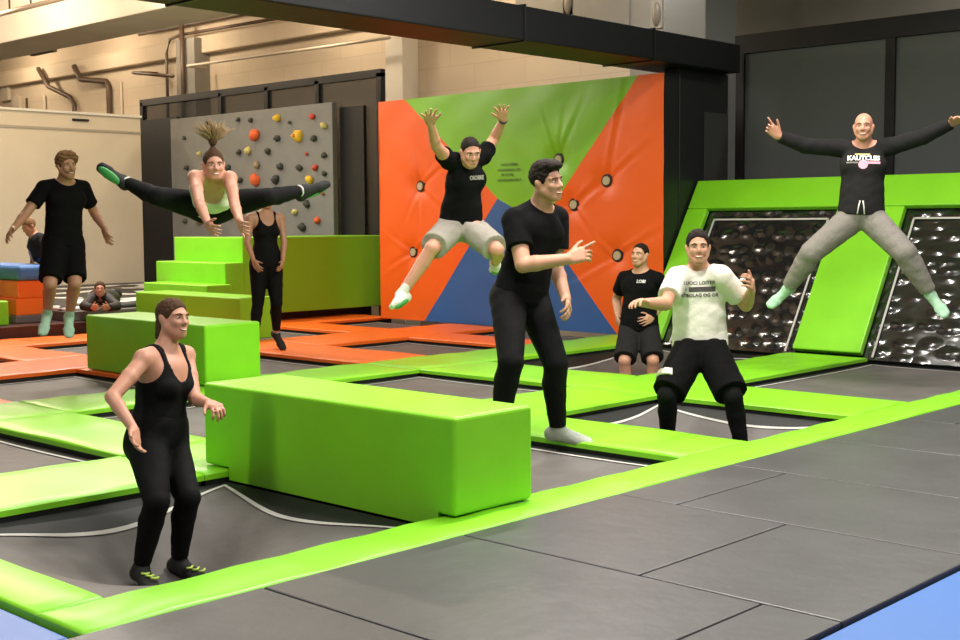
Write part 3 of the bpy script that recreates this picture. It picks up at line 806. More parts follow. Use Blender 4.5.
def text_mesh(s, size, align='CENTER', shear=0, bold=0):
    cu = bpy.data.curves.new('lettering', 'FONT')
    cu.body = s
    cu.size = size
    cu.align_x = align
    cu.align_y = 'CENTER'
    cu.shear = shear
    cu.offset = bold
    cu.resolution_u = 2
    o = bpy.data.objects.new('lettering', cu)
    COL.objects.link(o)
    dg = bpy.context.evaluated_depsgraph_get()
    dg.update()
    me = bpy.data.meshes.new_from_object(o.evaluated_get(dg))
    bpy.data.objects.remove(o)
    bpy.data.curves.remove(cu)
    return me
for s, z, dx in (('ON IS DOBBER', 2.165, 0), ('CHOCHORDIN DRY', 2.095, 0), ('BE COHER', 2.03, -.03), ('AOHORDHBOODE P', 1.96, 0)):
    me = text_mesh(s, .045, bold=.001)
    me.transform(Matrix.Translation((-11.34 + dx, WY - .022, z)) @ Matrix.Rotation(math.pi / 2, 4, 'X'))
    adopt(t, link('lettering', me, M['ink']))

# ------------------------------------------------------------------ sloping trampolines
IY, IT = 12.1, 13.29
IZ = 1.85
ang = math.atan2(IZ, IT - IY)
LEN = math.hypot(IZ, IT - IY)
IM = Matrix.Translation((0, IY, 0)) @ Matrix.Rotation(ang, 4, 'X')   # local x = along the wall, y = up the slope, z = out of the slope
def incl(name, x0, x1, s0, s1, h0, h1, m_, bev=.012):
    o = box(name, x0, x1, s0, s1, h0, h1, m_, None, bev)
    o.data.transform(IM)
    return o
def slope_pad(x0, x1, s0, s1, label):
    tag(incl('slope_pad', x0, x1, s0, s1, -.05, .03, g, .015), label, 'pad')
slope_pad(-8.84, -8.56, 0.05, 1.83, 'lime pad on the left edge of the sloping wall')
slope_pad(-6.84, -6.06, .03, 1.83, 'broad lime pad dividing the two sloping trampolines')
slope_pad(-8.84, -6.46, 1.834, 2.24, 'lime pad along the top edge of the left sloping trampoline')
slope_pad(-6.456, -3.8, 1.834, 2.24, 'lime pad along the top edge of the right sloping trampoline')
slope_pad(-4.25, -3.5, 0.05, 1.83, 'lime pad on the right edge of the sloping wall, out of frame')
for x0, x1, lab in ((-8.56, -6.84, 'sloping shiny black trampoline behind the man in the white shirt'), (-6.06, -4.25, 'sloping shiny black trampoline at the right edge')):
    t = thing('sloping_trampoline', lab, 'trampoline', ((x0 + x1) / 2, 12.6, 0))
    bm = bmesh.new()
    n, k = 48, 52
    rr = random.Random(lab)
    bumps = []
    for i in range(8):
        for j in range(9):
            bumps.append((x0 + (x1 - x0) * (i + .5 + rr.uniform(-.35, .35)) / 8, 1.8 * (j + .5 + rr.uniform(-.3, .3)) / 9, rr.uniform(.3, 1), rr.uniform(.05, .09)))
    def zz(x, s):
        z = 0
        for bx, bs, a, r in bumps:
            q = ((x - bx) / (r * 1.2)) ** 2 + ((s - bs) / (r * .7)) ** 2
            if q < 6:
                z += .006 * a * math.exp(-q)
        return z
    g_ = [[bm.verts.new((x0 + (x1 - x0) * i / n, 1.84 * j / k, -.06 + zz(x0 + (x1 - x0) * i / n, 1.84 * j / k))) for j in range(k + 1)] for i in range(n + 1)]
    for i in range(n):
        for j in range(k):
            bm.faces.new((g_[i][j], g_[i + 1][j], g_[i + 1][j + 1], g_[i][j + 1]))
    bed = from_bm('bed', bm, M['foil'], None, True)
    bed.data.transform(IM)
    kids = [bed]
    bm = bmesh.new()
    i0, i1, b, c = x0 + .10, x1 - .10, .02, 1.72
    for q in ((i0, i0 + .022, b, c), (i1 - .022, i1, b, c), (i0, i1, c - .022, c)):
        add_box(bm, q[0], q[1], q[2], q[3], -.042, -.034)
    st = from_bm('border_strap', bm, M['strap'])
    st.data.transform(IM)
    kids.append(st)
    adopt(t, *kids)
# framework carrying the slope
prism('slope_frame', [(IY + .1, -.9), (IY + .1, .0), (IT + .02, IZ - .12), (IT + .25, IZ - .12), (IT + .25, -.9)], 'x', -8.83, -3.5, M['skirt'])
struct(bpy.data.objects['slope_frame'])
struct(box('trim_8', -8.84, -3.5, IT, IT + .3, IZ - .1, IZ + .0, M['skirt']))

# ------------------------------------------------------------------ people
class SDF:
    """A body or garment as one smooth surface: blended tapered limbs, polygonised by surface nets."""
    def __init__(self, vox):
        self.v = vox
        self.prims = []
    def cone(self, a, b, ra, rb, k=.02, op='add', flat=None, ax=None, sq=1):
        self.prims.append(('c', np.array(a, float), np.array(b, float), ra, rb, k, op, flat, None if ax is None else np.array(ax, float), sq))
        return self
    def ell(self, c, r, fr=None, k=.03, op='add'):
        fr = np.eye(3) if fr is None else np.array(fr, float)
        self.prims.append(('e', np.array(c, float), np.array(r, float), fr, 0, k, op))
        return self
    def plane(self, p, n, k=0):
        """keep the side the normal n points away from"""
        n = np.array(n, float)
        self.prims.append(('p', np.array(p, float), n / np.linalg.norm(n), 0, 0, k, 'cut'))
        return self
    def build(self, infl=0., noise=None):
        v = self.v
        lo = np.full(3, 1e9)
        hi = -lo
        for q in self.prims:
            if q[0] == 'c' and q[6] == 'add':
                r = max(q[3], q[4]) * max(1, q[9]) + infl
                lo = np.minimum(lo, np.minimum(q[1], q[2]) - r)
                hi = np.maximum(hi, np.maximum(q[1], q[2]) + r)
            elif q[0] == 'e' and q[6] == 'add':
                lo = np.minimum(lo, q[1] - q[2].max() - infl)
                hi = np.maximum(hi, q[1] + q[2].max() + infl)
        lo = lo - 4 * v
        n = np.ceil((hi + 4 * v - lo) / v).astype(int) + 1
        F = np.full(n, .5, np.float32)
        axs = [(lo[i] + v * np.arange(n[i])).astype(np.float32) for i in range(3)]
        for q in self.prims:
            k = q[5]
            pad_ = k + 3 * v + abs(infl)
            if q[0] == 'c':
                rr = max(q[3], q[4]) * max(1, q[9])
                a, b = np.minimum(q[1], q[2]) - rr - pad_, np.maximum(q[1], q[2]) + rr + pad_
            elif q[0] == 'e':
                a, b = q[1] - q[2].max() - pad_, q[1] + q[2].max() + pad_
            else:
                a, b = lo, lo + n * v
            i0 = np.clip(np.floor((a - lo) / v).astype(int), 0, n)
            i1 = np.clip(np.ceil((b - lo) / v).astype(int) + 1, 0, n)
            if (i1 <= i0).any():
                continue
            sl = tuple(slice(i0[i], i1[i]) for i in range(3))
            X = axs[0][sl[0]][:, None, None]
            Y = axs[1][sl[1]][None, :, None]
            Z = axs[2][sl[2]][None, None, :]
            if q[0] == 'c':
                A, B = q[1], q[2]
                px_, py_, pz_ = X - A[0], Y - A[1], Z - A[2]
                ab = B - A
                L2 = float(ab @ ab) + 1e-12
                t = (px_ * ab[0] + py_ * ab[1] + pz_ * ab[2]) / L2
                tc = np.clip(t, 0, 1)
                dx, dy, dz = px_ - tc * ab[0], py_ - tc * ab[1], pz_ - tc * ab[2]
                if q[8] is not None:
                    ax = q[8]
                    s = dx * ax[0] + dy * ax[1] + dz * ax[2]
                    f = (1 / q[9] - 1) * s
                    dx, dy, dz = dx + f * ax[0], dy + f * ax[1], dz + f * ax[2]
                d = np.sqrt(dx * dx + dy * dy + dz * dz) - (q[3] + (q[4] - q[3]) * tc) - infl
                if q[9] < 1:
                    d = d * q[9] ** .5
                if q[7]:
                    L = L2 ** .5
                    if 'b' in q[7]:
                        d = np.maximum(d, (t - 1) * L)
                    if 'a' in q[7]:
                        d = np.maximum(d, -t * L)
            elif q[0] == 'e':
                P = np.stack(np.broadcast_arrays(X - q[1][0], Y - q[1][1], Z - q[1][2]), -1) @ q[3].T.astype(np.float32)
                r = q[2] + infl
                k0 = np.sqrt(((P / r) ** 2).sum(-1))
                k1 = np.sqrt(((P / (r * r)) ** 2).sum(-1)) + 1e-9
                d = k0 * (k0 - 1) / k1
            else:
                d = (X - q[1][0]) * q[2][0] + (Y - q[1][1]) * q[2][1] + (Z - q[1][2]) * q[2][2]
            d = d.astype(np.float32)
            f = F[sl]
            if q[6] == 'add':
                if k > 0:
                    h = np.clip(.5 + .5 * (d - f) / k, 0, 1)
                    F[sl] = d + (f - d) * (1 - h) - k * h * (1 - h) if False else (d * (1 - h) + f * h - k * h * (1 - h))
                else:
                    F[sl] = np.minimum(f, d)
            elif q[6] == 'sub':
                if k > 0:
                    h = np.clip(.5 - .5 * (f + d) / k, 0, 1)
                    F[sl] = f * (1 - h) - d * h + k * h * (1 - h)
                else:
                    F[sl] = np.maximum(f, -d)
            else:
                F[sl] = np.maximum(f, d)
        if noise:
            a, s, sd = noise
            X, Y, Z = axs[0][:, None, None], axs[1][None, :, None], axs[2][None, None, :]
            F = F + a * (np.sin(s * X + 2.1 * np.sin(s * .7 * Z + sd)) * np.sin(s * .9 * Y + 1.7 * np.sin(s * .6 * X + sd * 2)) * np.sin(s * 1.1 * Z + 1.3 * np.sin(s * .8 * Y + sd)) +
                         .5 * np.sin(2.3 * s * Z + 2.3 * np.sin(s * X))).astype(np.float32)
        return nets(F, lo, v)

def nets(F, lo, v):
    nx, ny, nz = F.shape
    ins = F < 0
    c = [F[dx:nx - 1 + dx, dy:ny - 1 + dy, dz:nz - 1 + dz] for dx in (0, 1) for dy in (0, 1) for dz in (0, 1)]
    cnt = sum((q < 0).astype(np.int8) for q in c)
    act = (cnt > 0) & (cnt < 8)
    ii = np.argwhere(act)
    vid = np.full(act.shape, -1, np.int64)
    vid[act] = np.arange(len(ii))
    vals = np.stack([q[act] for q in c], 1)
    off = np.array([(dx, dy, dz) for dx in (0, 1) for dy in (0, 1) for dz in (0, 1)], np.float32)
    acc = np.zeros((len(ii), 3))
    num = np.zeros(len(ii))
    for a in range(8):
        for b in range(a + 1, 8):
            if np.abs(off[a] - off[b]).sum() != 1:
                continue
            fa, fb = vals[:, a], vals[:, b]
            mk = (fa < 0) != (fb < 0)
            t = np.where(mk, fa / np.where(mk, fa - fb, 1), 0)
            acc += mk[:, None] * (off[a] + t[:, None] * (off[b] - off[a]))
            num += mk
    V = lo + v * (ii + acc / num[:, None])
    Q = []
    for ax in range(3):
        o1, o2 = [(1, 2), (2, 0), (0, 1)][ax]
        sa = [slice(1, -1)] * 3
        sa[ax] = slice(0, -1)
        sb = [slice(1, -1)] * 3
        sb[ax] = slice(1, None)
        A, B = ins[tuple(sa)], ins[tuple(sb)]
        for cond, flip in ((A & ~B, False), (~A & B, True)):
            e_ = np.argwhere(cond)
            if not len(e_):
                continue
            base = e_.copy()
            base[:, o1] += 1
            base[:, o2] += 1
            def g_(d1, d2):
                p = base.copy()
                p[:, o1] += d1
                p[:, o2] += d2
                return vid[p[:, 0], p[:, 1], p[:, 2]]
            q = np.stack([g_(-1, -1), g_(0, -1), g_(0, 0), g_(-1, 0)], 1)
            Q.append(q[:, ::-1] if flip else q)
    Q = np.concatenate(Q)
    return V, Q[(Q >= 0).all(1)]

def mesh_vq(name, VQ, m_, parent):
    V, Q = VQ
    me = bpy.data.meshes.new(name)
    me.vertices.add(len(V))
    me.vertices.foreach_set('co', V.astype(np.float32).ravel())
    me.loops.add(len(Q) * 4)
    me.loops.foreach_set('vertex_index', Q.astype(np.int32).ravel())
    me.polygons.add(len(Q))
    me.polygons.foreach_set('loop_start', np.arange(0, len(Q) * 4, 4, dtype=np.int32))
    me.polygons.foreach_set('loop_total', np.full(len(Q), 4, np.int32))
    me.update(calc_edges=True)
    me.validate()
    o = link(name, me, m_, None, True)
    if parent is not None:
        adopt(parent, o)
    return o

def nz(a):
    a = np.array(a, float)
    return a / (np.linalg.norm(a) + 1e-12)

def rotv(v, ax, a):
    v, ax = np.array(v), nz(ax)
    return v * math.cos(a) + np.cross(ax, v) * math.sin(a) + ax * (ax @ v) * (1 - math.cos(a))

class Person:
    def __init__(self, key, label, cfg):
        tall, nums = FIGURES[key]
        J = {k: np.array(nums[3 * i:3 * i + 3], float) for i, k in enumerate(JOINTS)}
        self.J, self.S, self.c = J, tall, cfg
        s = self.S
        self.fem = cfg.get('female', False)
        self.vox = cfg.get('vox', .009)
        self.up = nz(J['neck'] - J['pel'])
        rl = J['shL'] - J['shR']
        hl = J['hipL'] - J['hipR']
        self.lat = nz(rl - (rl @ self.up) * self.up)
        self.fwd = nz(np.cross(self.lat, self.up))
        hl = nz(hl - (hl @ self.up) * self.up)
        self.hlat = hl
        self.hfwd = nz(np.cross(hl, self.up))
        # head frame
        f = nz(J['face'])
        u = nz(.45 * nz(J['head'] - J['neck']) + .55 * np.array([0, 0, 1.]) + cfg.get('head_up', np.zeros(3)))
        u = nz(u - (u @ f) * f)
        r = np.cross(f, u)
        self.hx, self.hf, self.hu = r, f, u
        self.hs = s / 1.75 * (.97 if self.fem else 1.0) * cfg.get('head', 1.0)
        g0 = np.minimum(J['anL'], J['anR'])
        self.t = thing('person', label, 'person', tuple((J['anL'] + J['anR']) / 2 - np.array([0, 0, .04])))
        self.body()
    def H(self, x, y, z):
        return self.J['head'] + self.hs * (x * self.hx + y * self.hf + z * self.hu)
    def HF(self):
        return np.array([self.hx, self.hf, self.hu])
    # ---- anatomy shared by body and clothes
    def torso(self, q, kx=1.0, shoulders=True, pelvis=True):
        s, J = self.S, self.J
        fr = np.array([self.lat, self.fwd, self.up])
        fh = np.array([self.hlat, self.hfwd, self.up])
        bl = self.c.get('build', 1.0) * kx
        P = lambda t, f=0.: J['pel'] + (J['neck'] - J['pel']) * t + self.fwd * f * s
        if self.fem:
            if pelvis:
                q.ell(P(.04), (.103 * s * bl, .070 * s * bl, .075 * s), fh, .04)
            q.ell(P(.22), (.090 * s * bl, .062 * s * bl, .075 * s), fh, .05)
            q.ell(P(.42), (.074 * s * bl, .055 * s * bl, .085 * s), fr, .05)
            q.ell(P(.66), (.085 * s * bl, .062 * s * bl, .085 * s), fr, .05)
            for sg in (-1, 1):
                q.ell(P(.64, .045) + self.lat * sg * .042 * s, (.038 * s * bl, .034 * s * bl, .036 * s), fr, .025)
        else:
            if pelvis:
                q.ell(P(.05), (.098 * s * bl, .068 * s * bl, .070 * s), fh, .04)
            q.ell(P(.22), (.090 * s * bl, .064 * s * bl, .08 * s), fh, .05)
            q.ell(P(.42), (.091 * s * bl, .064 * s * bl, .09 * s), fr, .04)
            q.ell(P(.66), (.100 * s * bl, .070 * s * bl, .09 * s), fr, .05)
            for sg in (-1, 1):
                q.ell(P(.74, .032) + self.lat * sg * .05 * s, (.054 * s * bl, .032 * s * bl, .044 * s), fr, .04)
        if shoulders:
            q.ell(P(.82), (.094 * s * bl, .056 * s * bl, .060 * s), fr, .04)
            for a in 'RL':
                q.cone(P(.90), J['sh' + a], .038 * s, (.028 if self.fem else .034) * s, .025)
                q.cone(P(1.03, -.008), J['sh' + a] + self.up * .012 * s, .028 * s, .024 * s, .04)
    def arm(self, q, a, k=1.0, frac=None, f2=None):
        """frac: how far down the arm (0-1 upper arm, 1-2 forearm)"""
        s, J = self.S, self.J
        kk = k * (.84 if self.fem else 1.0)
        A, E_, W = J['sh' + a], J['el' + a], J['wr' + a]
        if frac is None:
            q.cone(A, E_, .0320 * s * kk, .0245 * s * kk, .012)
            q.ell((A * .55 + E_ * .45), (.0295 * s * kk,) * 3, None, .012)
            M1 = E_ * .72 + W * .28
            q.cone(E_, M1, .0240 * s * kk, .0245 * s * kk, .010)
            q.cone(M1, W, .0245 * s * kk, .0165 * s * kk, .010)
        elif frac <= 1:
            q.cone(A, A + (E_ - A) * frac, .0335 * s * kk, .0325 * s * kk, .015, flat='b')
        else:
            q.cone(A, E_, .034 * s * kk, .028 * s * kk, .015)
            q.cone(E_, E_ + (W - E_) * (frac - 1), .028 * s * kk, .021 * s * kk, .010, flat='b')
    def leg(self, q, a, k=1.0, frac=None, loose=0.):
        s, J = self.S, self.J
        kk = k * self.c.get('legs', 1.0)
        A, K, N = J['hip' + a], J['kn' + a], J['an' + a]
        th = .060 if self.fem else .056
        top = A + (J['pel'] - A) * .12
        calf = -self.legfwd(a)
        if frac is None:
            q.cone(top, K, th * s * kk, .034 * s * kk, .025)
            M1 = K * .70 + N * .30 + calf * .010 * s
            q.cone(K, M1, .0315 * s * kk, .0325 * s * kk, .010)
            q.cone(M1, N, .0325 * s * kk, .0205 * s * kk, .010)
        elif frac <= 1:
            q.cone(top, A + (K - A) * frac, (th + .004) * s * kk, (.044 + loose) * s * kk, .03, flat='b')
        else:
            q.cone(top, K, (th + .002) * s * kk, (.0345 + loose) * s * kk, .025)
            M1 = K * .70 + N * .30 + calf * .008 * s
            if frac <= 1.3:
                q.cone(K, K + (M1 - K) * (frac - 1) / .3, (.038 + loose) * s * kk, (.038 + loose) * s * kk, .03, flat='b')
            else:
                q.cone(K, M1, (.0325 + loose) * s * kk, (.0335 + loose) * s * kk, .010)
                q.cone(M1, M1 + (N - M1) * min(1, (frac - 1.3) / .7), (.0335 + loose) * s * kk, (.022 + loose * .6) * s * kk, .010, flat='b')
    def legfwd(self, a):
        J = self.J
        f = J['to' + a] - J['an' + a]
        d = nz(J['an' + a] - J['kn' + a])
        f = f - (f @ d) * d
        return nz(f)
    def foot(self, q, a, k=1.0, cuff=0.0):
        s, J = self.S, self.J
        N, T = J['an' + a], J['to' + a]
        d = nz(N - J['kn' + a])
        shin = d
        f = nz(T - N)
        fd = self.c.get('footdn', {}).get(a)
        if fd is not None:
            d = nz(fd)
        dn = nz(d - (d @ f) * f) if abs(d @ f) < .97 else nz(np.cross(f, self.lat))
        L = .118 * s
        tip = N + f * L + dn * .008 * s
        heel = N - f * .020 * s + dn * .022 * s
        ball = N + f * L * .62 + dn * .020 * s
        sd = nz(np.cross(f, dn))
        q.cone(N - shin * cuff * s, N + shin * .004 * s, .0205 * s * k, .0225 * s * k, .015)
        q.cone(N, heel, .022 * s * k, .022 * s * k, .015)
        q.cone(N + dn * .004 * s, ball, .021 * s * k, .018 * s * k, .02)
        q.cone(heel, ball, .021 * s * k, .019 * s * k, .02)
        for e_, l_ in ((-.012, .97), (0, 1.0), (.012, .93)):
            q.cone(ball + sd * e_ * s, N + f * L * l_ + dn * .020 * s + sd * e_ * s, .0155 * s * k, .0105 * s * k, .012)
        return heel, ball, f, dn, sd
    def hand(self, q, a, curl=.35, pn=None, point=False, spread=.12):
        s, J = self.S, self.J
        W = J['wr' + a]
        d = nz(J['fi' + a] - W)
        fore = nz(W - J['el' + a])
        if pn is None:
            pn = -self.up * .2 - self.fwd * .2 + (self.lat if a == 'R' else -self.lat)
        pn = np.array(pn, float)
        pn = nz(pn - (pn @ d) * d)
        th = np.cross(d, pn)
        if a == 'L':
            th = -th
        kk = .92 if self.fem else 1.0
        r = max(.0090 * s * kk * .62, self.vox * .82)
        lens = (.92, 1.0, .95, .78)
        for i in range(4):
            o = (1.5 - i) * .0118 * s * kk
            wb = W + th * o * .65 + d * .006 * s
            kn = W + d * (.052 - .004 * abs(i - 1)) * s * kk + th * o
            q.cone(wb, kn, .0115 * s * kk, .0098 * s * kk, .012)
            fd = nz(d + th * (1.5 - i) * spread)
            p = kn
            cc = curl
            if point and i == 0:
                cc = .03
            elif point:
                cc = max(curl, .75)
            axs = np.cross(fd, pn)
            ang_ = cc * .6
            for j, sl in enumerate((.026, .019, .015)):
                v = rotv(fd, axs, ang_)
                e2 = p + v * sl * s * lens[i] * kk
                q.cone(p, e2, r * (1.04 - .08 * j), r * (.98 - .08 * j), .004)
                p = e2
                ang_ += cc * 1.0
        tb = W + d * .014 * s + th * .014 * s * kk
        td = nz(d * .72 + th * .70 + pn * .15)
        t1 = tb + td * .028 * s * kk
        t2 = t1 + nz(td + d * .45 + pn * curl * .5) * .022 * s * kk
        t3 = t2 + nz(td * .7 + d * .6 + pn * curl * .6) * .016 * s * kk
        q.cone(tb, t1, .012 * s * kk, r * 1.2, .012)
        q.cone(t1, t2, r * 1.2, r * 1.05, .004)
        q.cone(t2, t3, r * 1.05, r * .85, .004)
    def head(self, q):
        h, F = self.hs, self.HF()
        H = self.H
        fm = self.fem
        q.cone(self.J['neck'] - self.up * .015 * self.S + self.fwd * .0 * h, H(0, -.022, -.055), (.034 if fm else .041) * self.S, (.030 if fm else .035) * self.S, .03)
        q.ell(H(0, -.012, .032), np.array((.073, .092, .084)) * h, F, .02)
        q.ell(H(0, .022, -.03), np.array((.060, .068, .080)) * h, F, .02)
        q.ell(H(0, .052, -.086), np.array((.028, .026, .022) if not fm else (.024, .024, .02)) * h, F, .03)
        for s in (-1, 1):
            q.cone(H(s * .056, .0, -.045), H(s * .018, .062, -.094), .018 * h, .014 * h, .03)
            q.ell(H(s * .036, .066, -.022), np.array((.022, .018, .020)) * h, F, .02)
            q.cone(H(s * .012, .082, .026), H(s * .048, .068, .022), .011 * h, .009 * h, .015)
            q.ell(H(s * .074, -.006, -.008), np.array((.009, .020, .032)) * h, F, .008)
            q.ell(H(s * .083, -.014, .004), np.array((.006, .016, .022)) * h, F, .008)
            q.ell(H(s * .031, .096, .004), np.array((.017, .013, .011)) * h, F, .012, 'sub')
        q.cone(H(0, .083, .014), H(0, .106, -.026), .009 * h, .0125 * h, .012)
        for s in (-1, 1):
            q.ell(H(s * .011, .094, -.031), np.array((.009, .010, .008)) * h, F, .008)
        q.ell(H(0, .081, -.062), np.array((.024, .012, .007)) * h, F, .012)
        q.ell(H(0, .079, -.073), np.array((.020, .012, .007)) * h, F, .012)
    def body(self):
        c, J, s = self.c, self.J, self.S
        q = SDF(self.vox)
        self.torso(q)
        for a in 'RL':
            self.arm(q, a, c.get('arms', 1.0))
            self.leg(q, a)
            self.foot(q, a, .9)
            hc = c.get('hand' + a, {})
            self.hand(q, a, **hc)
        for sg in (-1, 1):
            q.ell(J['pel'] - self.hfwd * .030 * s + self.hlat * sg * .042 * s - self.up * .01 * s, np.array((.048, .046, .055)) * s, np.array([self.hlat, self.hfwd, self.up]), .04)
        self.head(q)
        self.bodyo = mesh_vq('body', q.build(), M[c.get('skin', 'skin')], self.t)
        self.face()
    def face(self):
        h, H, F = self.hs, self.H, self.HF()
        for s in (-1, 1):
            def blob(name, c, r, m_, par=None):
                bm = bmesh.new()
                bmesh.ops.create_uvsphere(bm, u_segments=12, v_segments=8, radius=1)
                for v in bm.verts:
                    p = c + (F.T @ (np.array(v.co) * np.array(r))) * h
                    v.co = Vector(p)
                o = from_bm(name, bm, m_, None, True)
                if par is None:
                    adopt(self.t, o)
                else:
                    o.parent = par
                return o
            self.blob = blob
            e_ = blob('eye', H(s * .031, .080, .004), (.0125, .008, .0044), M['eye_white'])
            blob('iris', H(s * .031, .0855, .004), (.0072, .0038, .0043), M['iris'], e_)
            bm = bmesh.new()
            add_tube(bm, [Vector(H(s * .014, .094, .021)), Vector(H(s * .031, .092, .027)), Vector(H(s * .050, .076, .021))], [.0028 * h, .0036 * h, .002 * h], 6)
            adopt(self.t, from_bm('eyebrow', bm, M[self.c.get('brow', self.c.get('hair_mat', 'hair_brown'))], None, True))
        sm = self.c.get('smile', 1)
        bm = bmesh.new()
        if sm:
            pts = [Vector(H(x, .0905 - 9 * x * x, -.066 + sm * 6 * x * x)) for x in np.linspace(-.027, .027, 9)]
            add_tube(bm, pts, [.003 * h, .005 * h, .0062 * h, .0068 * h, .007 * h, .0068 * h, .0062 * h, .005 * h, .003 * h], 8)
            o = from_bm('lips', bm, M['lip'], None, True)
            adopt(self.t, o)
            bm = bmesh.new()
            pts = [Vector(H(x, .0955 - 9 * x * x, -.0645 + sm * 6 * x * x)) for x in np.linspace(-.019, .019, 7)]
            add_tube(bm, pts, [.002 * h, .003 * h, .0036 * h, .0038 * h, .0036 * h, .003 * h, .002 * h], 6)
            adopt(self.t, from_bm('teeth', bm, M['teeth'], None, True))
        else:
            pts = [Vector(H(x, .090 - 9 * x * x, -.067)) for x in np.linspace(-.022, .022, 7)]
            add_tube(bm, pts, [.003 * h, .005 * h, .006 * h, .006 * h, .006 * h, .005 * h, .003 * h], 8)
            adopt(self.t, from_bm('lips', bm, M['lip'], None, True))
    # ---- clothes
    def fr(self):
        return np.array([self.lat, self.fwd, self.up])
    def neckhole(self, q, r=.058, drop=0., fw=.02):
        J, s = self.J, self.S
        q.ell(J['neck'] + self.up * (.030 - drop * .5) * s + self.fwd * fw * s, np.array((r, r * 1.0, .034 + drop)) * s, self.fr(), .006, 'sub')
    def tshirt(self, m_, sleeve=.55, hem=-.06, infl=.008, noise=(.0016, 30, 1.), name='t_shirt', hole=.052):
        q = SDF(self.vox)
        J, s = self.J, self.S
        self.torso(q)
        P = J['pel']
        q.cone(P + self.up * .10 * s, P + self.up * (hem - .03) * s, .094 * s * self.c.get('build', 1), .100 * s * self.c.get('build', 1), .04, ax=self.hfwd, sq=.74)
        for a in 'RL':
            self.arm(q, a, (1.12 if sleeve <= 1 else 1.06) * self.c.get('arms', 1.0), sleeve)
        self.neckhole(q, hole)
        q.plane(P + self.up * hem * s, -self.up)
        o = mesh_vq(name, q.build(infl, noise), m_, self.t)
        return o
    def tank(self, m_, infl=.007, hem=-.02, scoop=.055, strap=.048, noise=(.0012, 30, 1.), name='tank_top', back=False):
        q = SDF(self.vox)
        J, s = self.J, self.S
        self.torso(q)
        fr = self.fr()
        for a, sg in (('R', -1), ('L', 1)):
            q.ell(J['sh' + a] + self.lat * sg * .014 * s - self.up * .004 * s, np.array((.062, .085, .066)) * s, fr, .006, 'sub')
            q.ell(J['sh' + a] + self.lat * sg * .035 * s + self.up * .05 * s, np.array((.07, .09, .08)) * s, fr, .006, 'sub')
        q.ell(J['neck'] + self.up * .012 * s + self.fwd * .060 * s - self.up * scoop * .35 * s, np.array((strap, .075, scoop + .045)) * s, fr, .006, 'sub')
        q.ell(J['neck'] + self.up * .03 * s, np.array((strap, .06, .05)) * s, fr, .006, 'sub')
        q.plane(J['pel'] + self.up * hem * s, -self.up)
        return mesh_vq(name, q.build(infl, noise), m_, self.t)
    def pants(self, m_, frac=1.92, infl=.008, loose=0., top=.07, noise=(.0015, 24, 2.), name='leggings', k=1.0, hips_only=False):
        q = SDF(self.vox)
        J, s = self.J, self.S
        fh = np.array([self.hlat, self.hfwd, self.up])
        bl = self.c.get('build', 1.0)
        w_ = .101 if self.fem else .098
        q.ell(J['pel'] + self.up * .02 * s, np.array((w_ * bl, .070 * bl, .075)) * s, fh, .04)
        q.ell(J['pel'] + self.up * .07 * s, np.array((.092 * bl, .064 * bl, .06)) * s, fh, .04)
        for sg in (-1, 1):
            q.ell(J['pel'] - self.hfwd * .030 * s + self.hlat * sg * .042 * s - self.up * .01 * s, np.array((.049, .047, .056)) * s, fh, .04)
        if hips_only:
            q.plane(J['pel'] + self.up * top * s, self.up)
        for a in 'RL':
            self.leg(q, a, k, frac, loose)
        if not hips_only:
            q.plane(J['pel'] + self.up * top * s, self.up)
        return mesh_vq(name, q.build(infl, noise), m_, self.t)
    def sock(self, m_, cuff=.03, infl=.006, name='sock', sole=None, print_=None):
        for a in 'RL':
            q = SDF(self.vox * .8)
            heel, ball, f, dn, sd = self.foot(q, a, .92, cuff)
            o = mesh_vq(name, q.build(infl), m_, self.t)
            if sole:
                bm = bmesh.new()
                s = self.S
                bmesh.ops.create_uvsphere(bm, u_segments=20, v_segments=10, radius=1)
                c_ = (heel + ball) / 2 + f * .018 * s + dn * .0155 * s
                for v in bm.verts:
                    v.co = Vector(c_ + f * v.co.x * .070 * s + sd * v.co.y * (.021 + .006 * v.co.x) * s + dn * v.co.z * .013 * s)
                so = from_bm('grip_sole', bm, sole, None, True)
                so.parent = o
            if print_:
                bm = bmesh.new()
                s = self.S
                for k in range(3):
                    c_ = ball - f * (.01 - .02 * k) * s - dn * .026 * s + sd * (.008 * (k - 1)) * s
                    add_tube(bm, [Vector(c_ - sd * .012 * s), Vector(c_ + f * .008 * s), Vector(c_ + sd * .012 * s)], .004 * s, 6)
                so = from_bm('sock_print', bm, print_, None, True)
                so.parent = o
    def cuff_band(self, a, t0, t1, r, m_, name, seg='leg'):
        """a band round the shin (or wrist) between fractions t0 and t1"""
        J = self.J
        A, B = (J['kn' + a], J['an' + a]) if seg == 'leg' else (J['el' + a], J['wr' + a])
        q = SDF(.006)
        q.cone(A + (B - A) * t0, A + (B - A) * t1, r * self.S, r * self.S, 0, flat='ab')
        return mesh_vq(name, q.build(), m_, self.t)
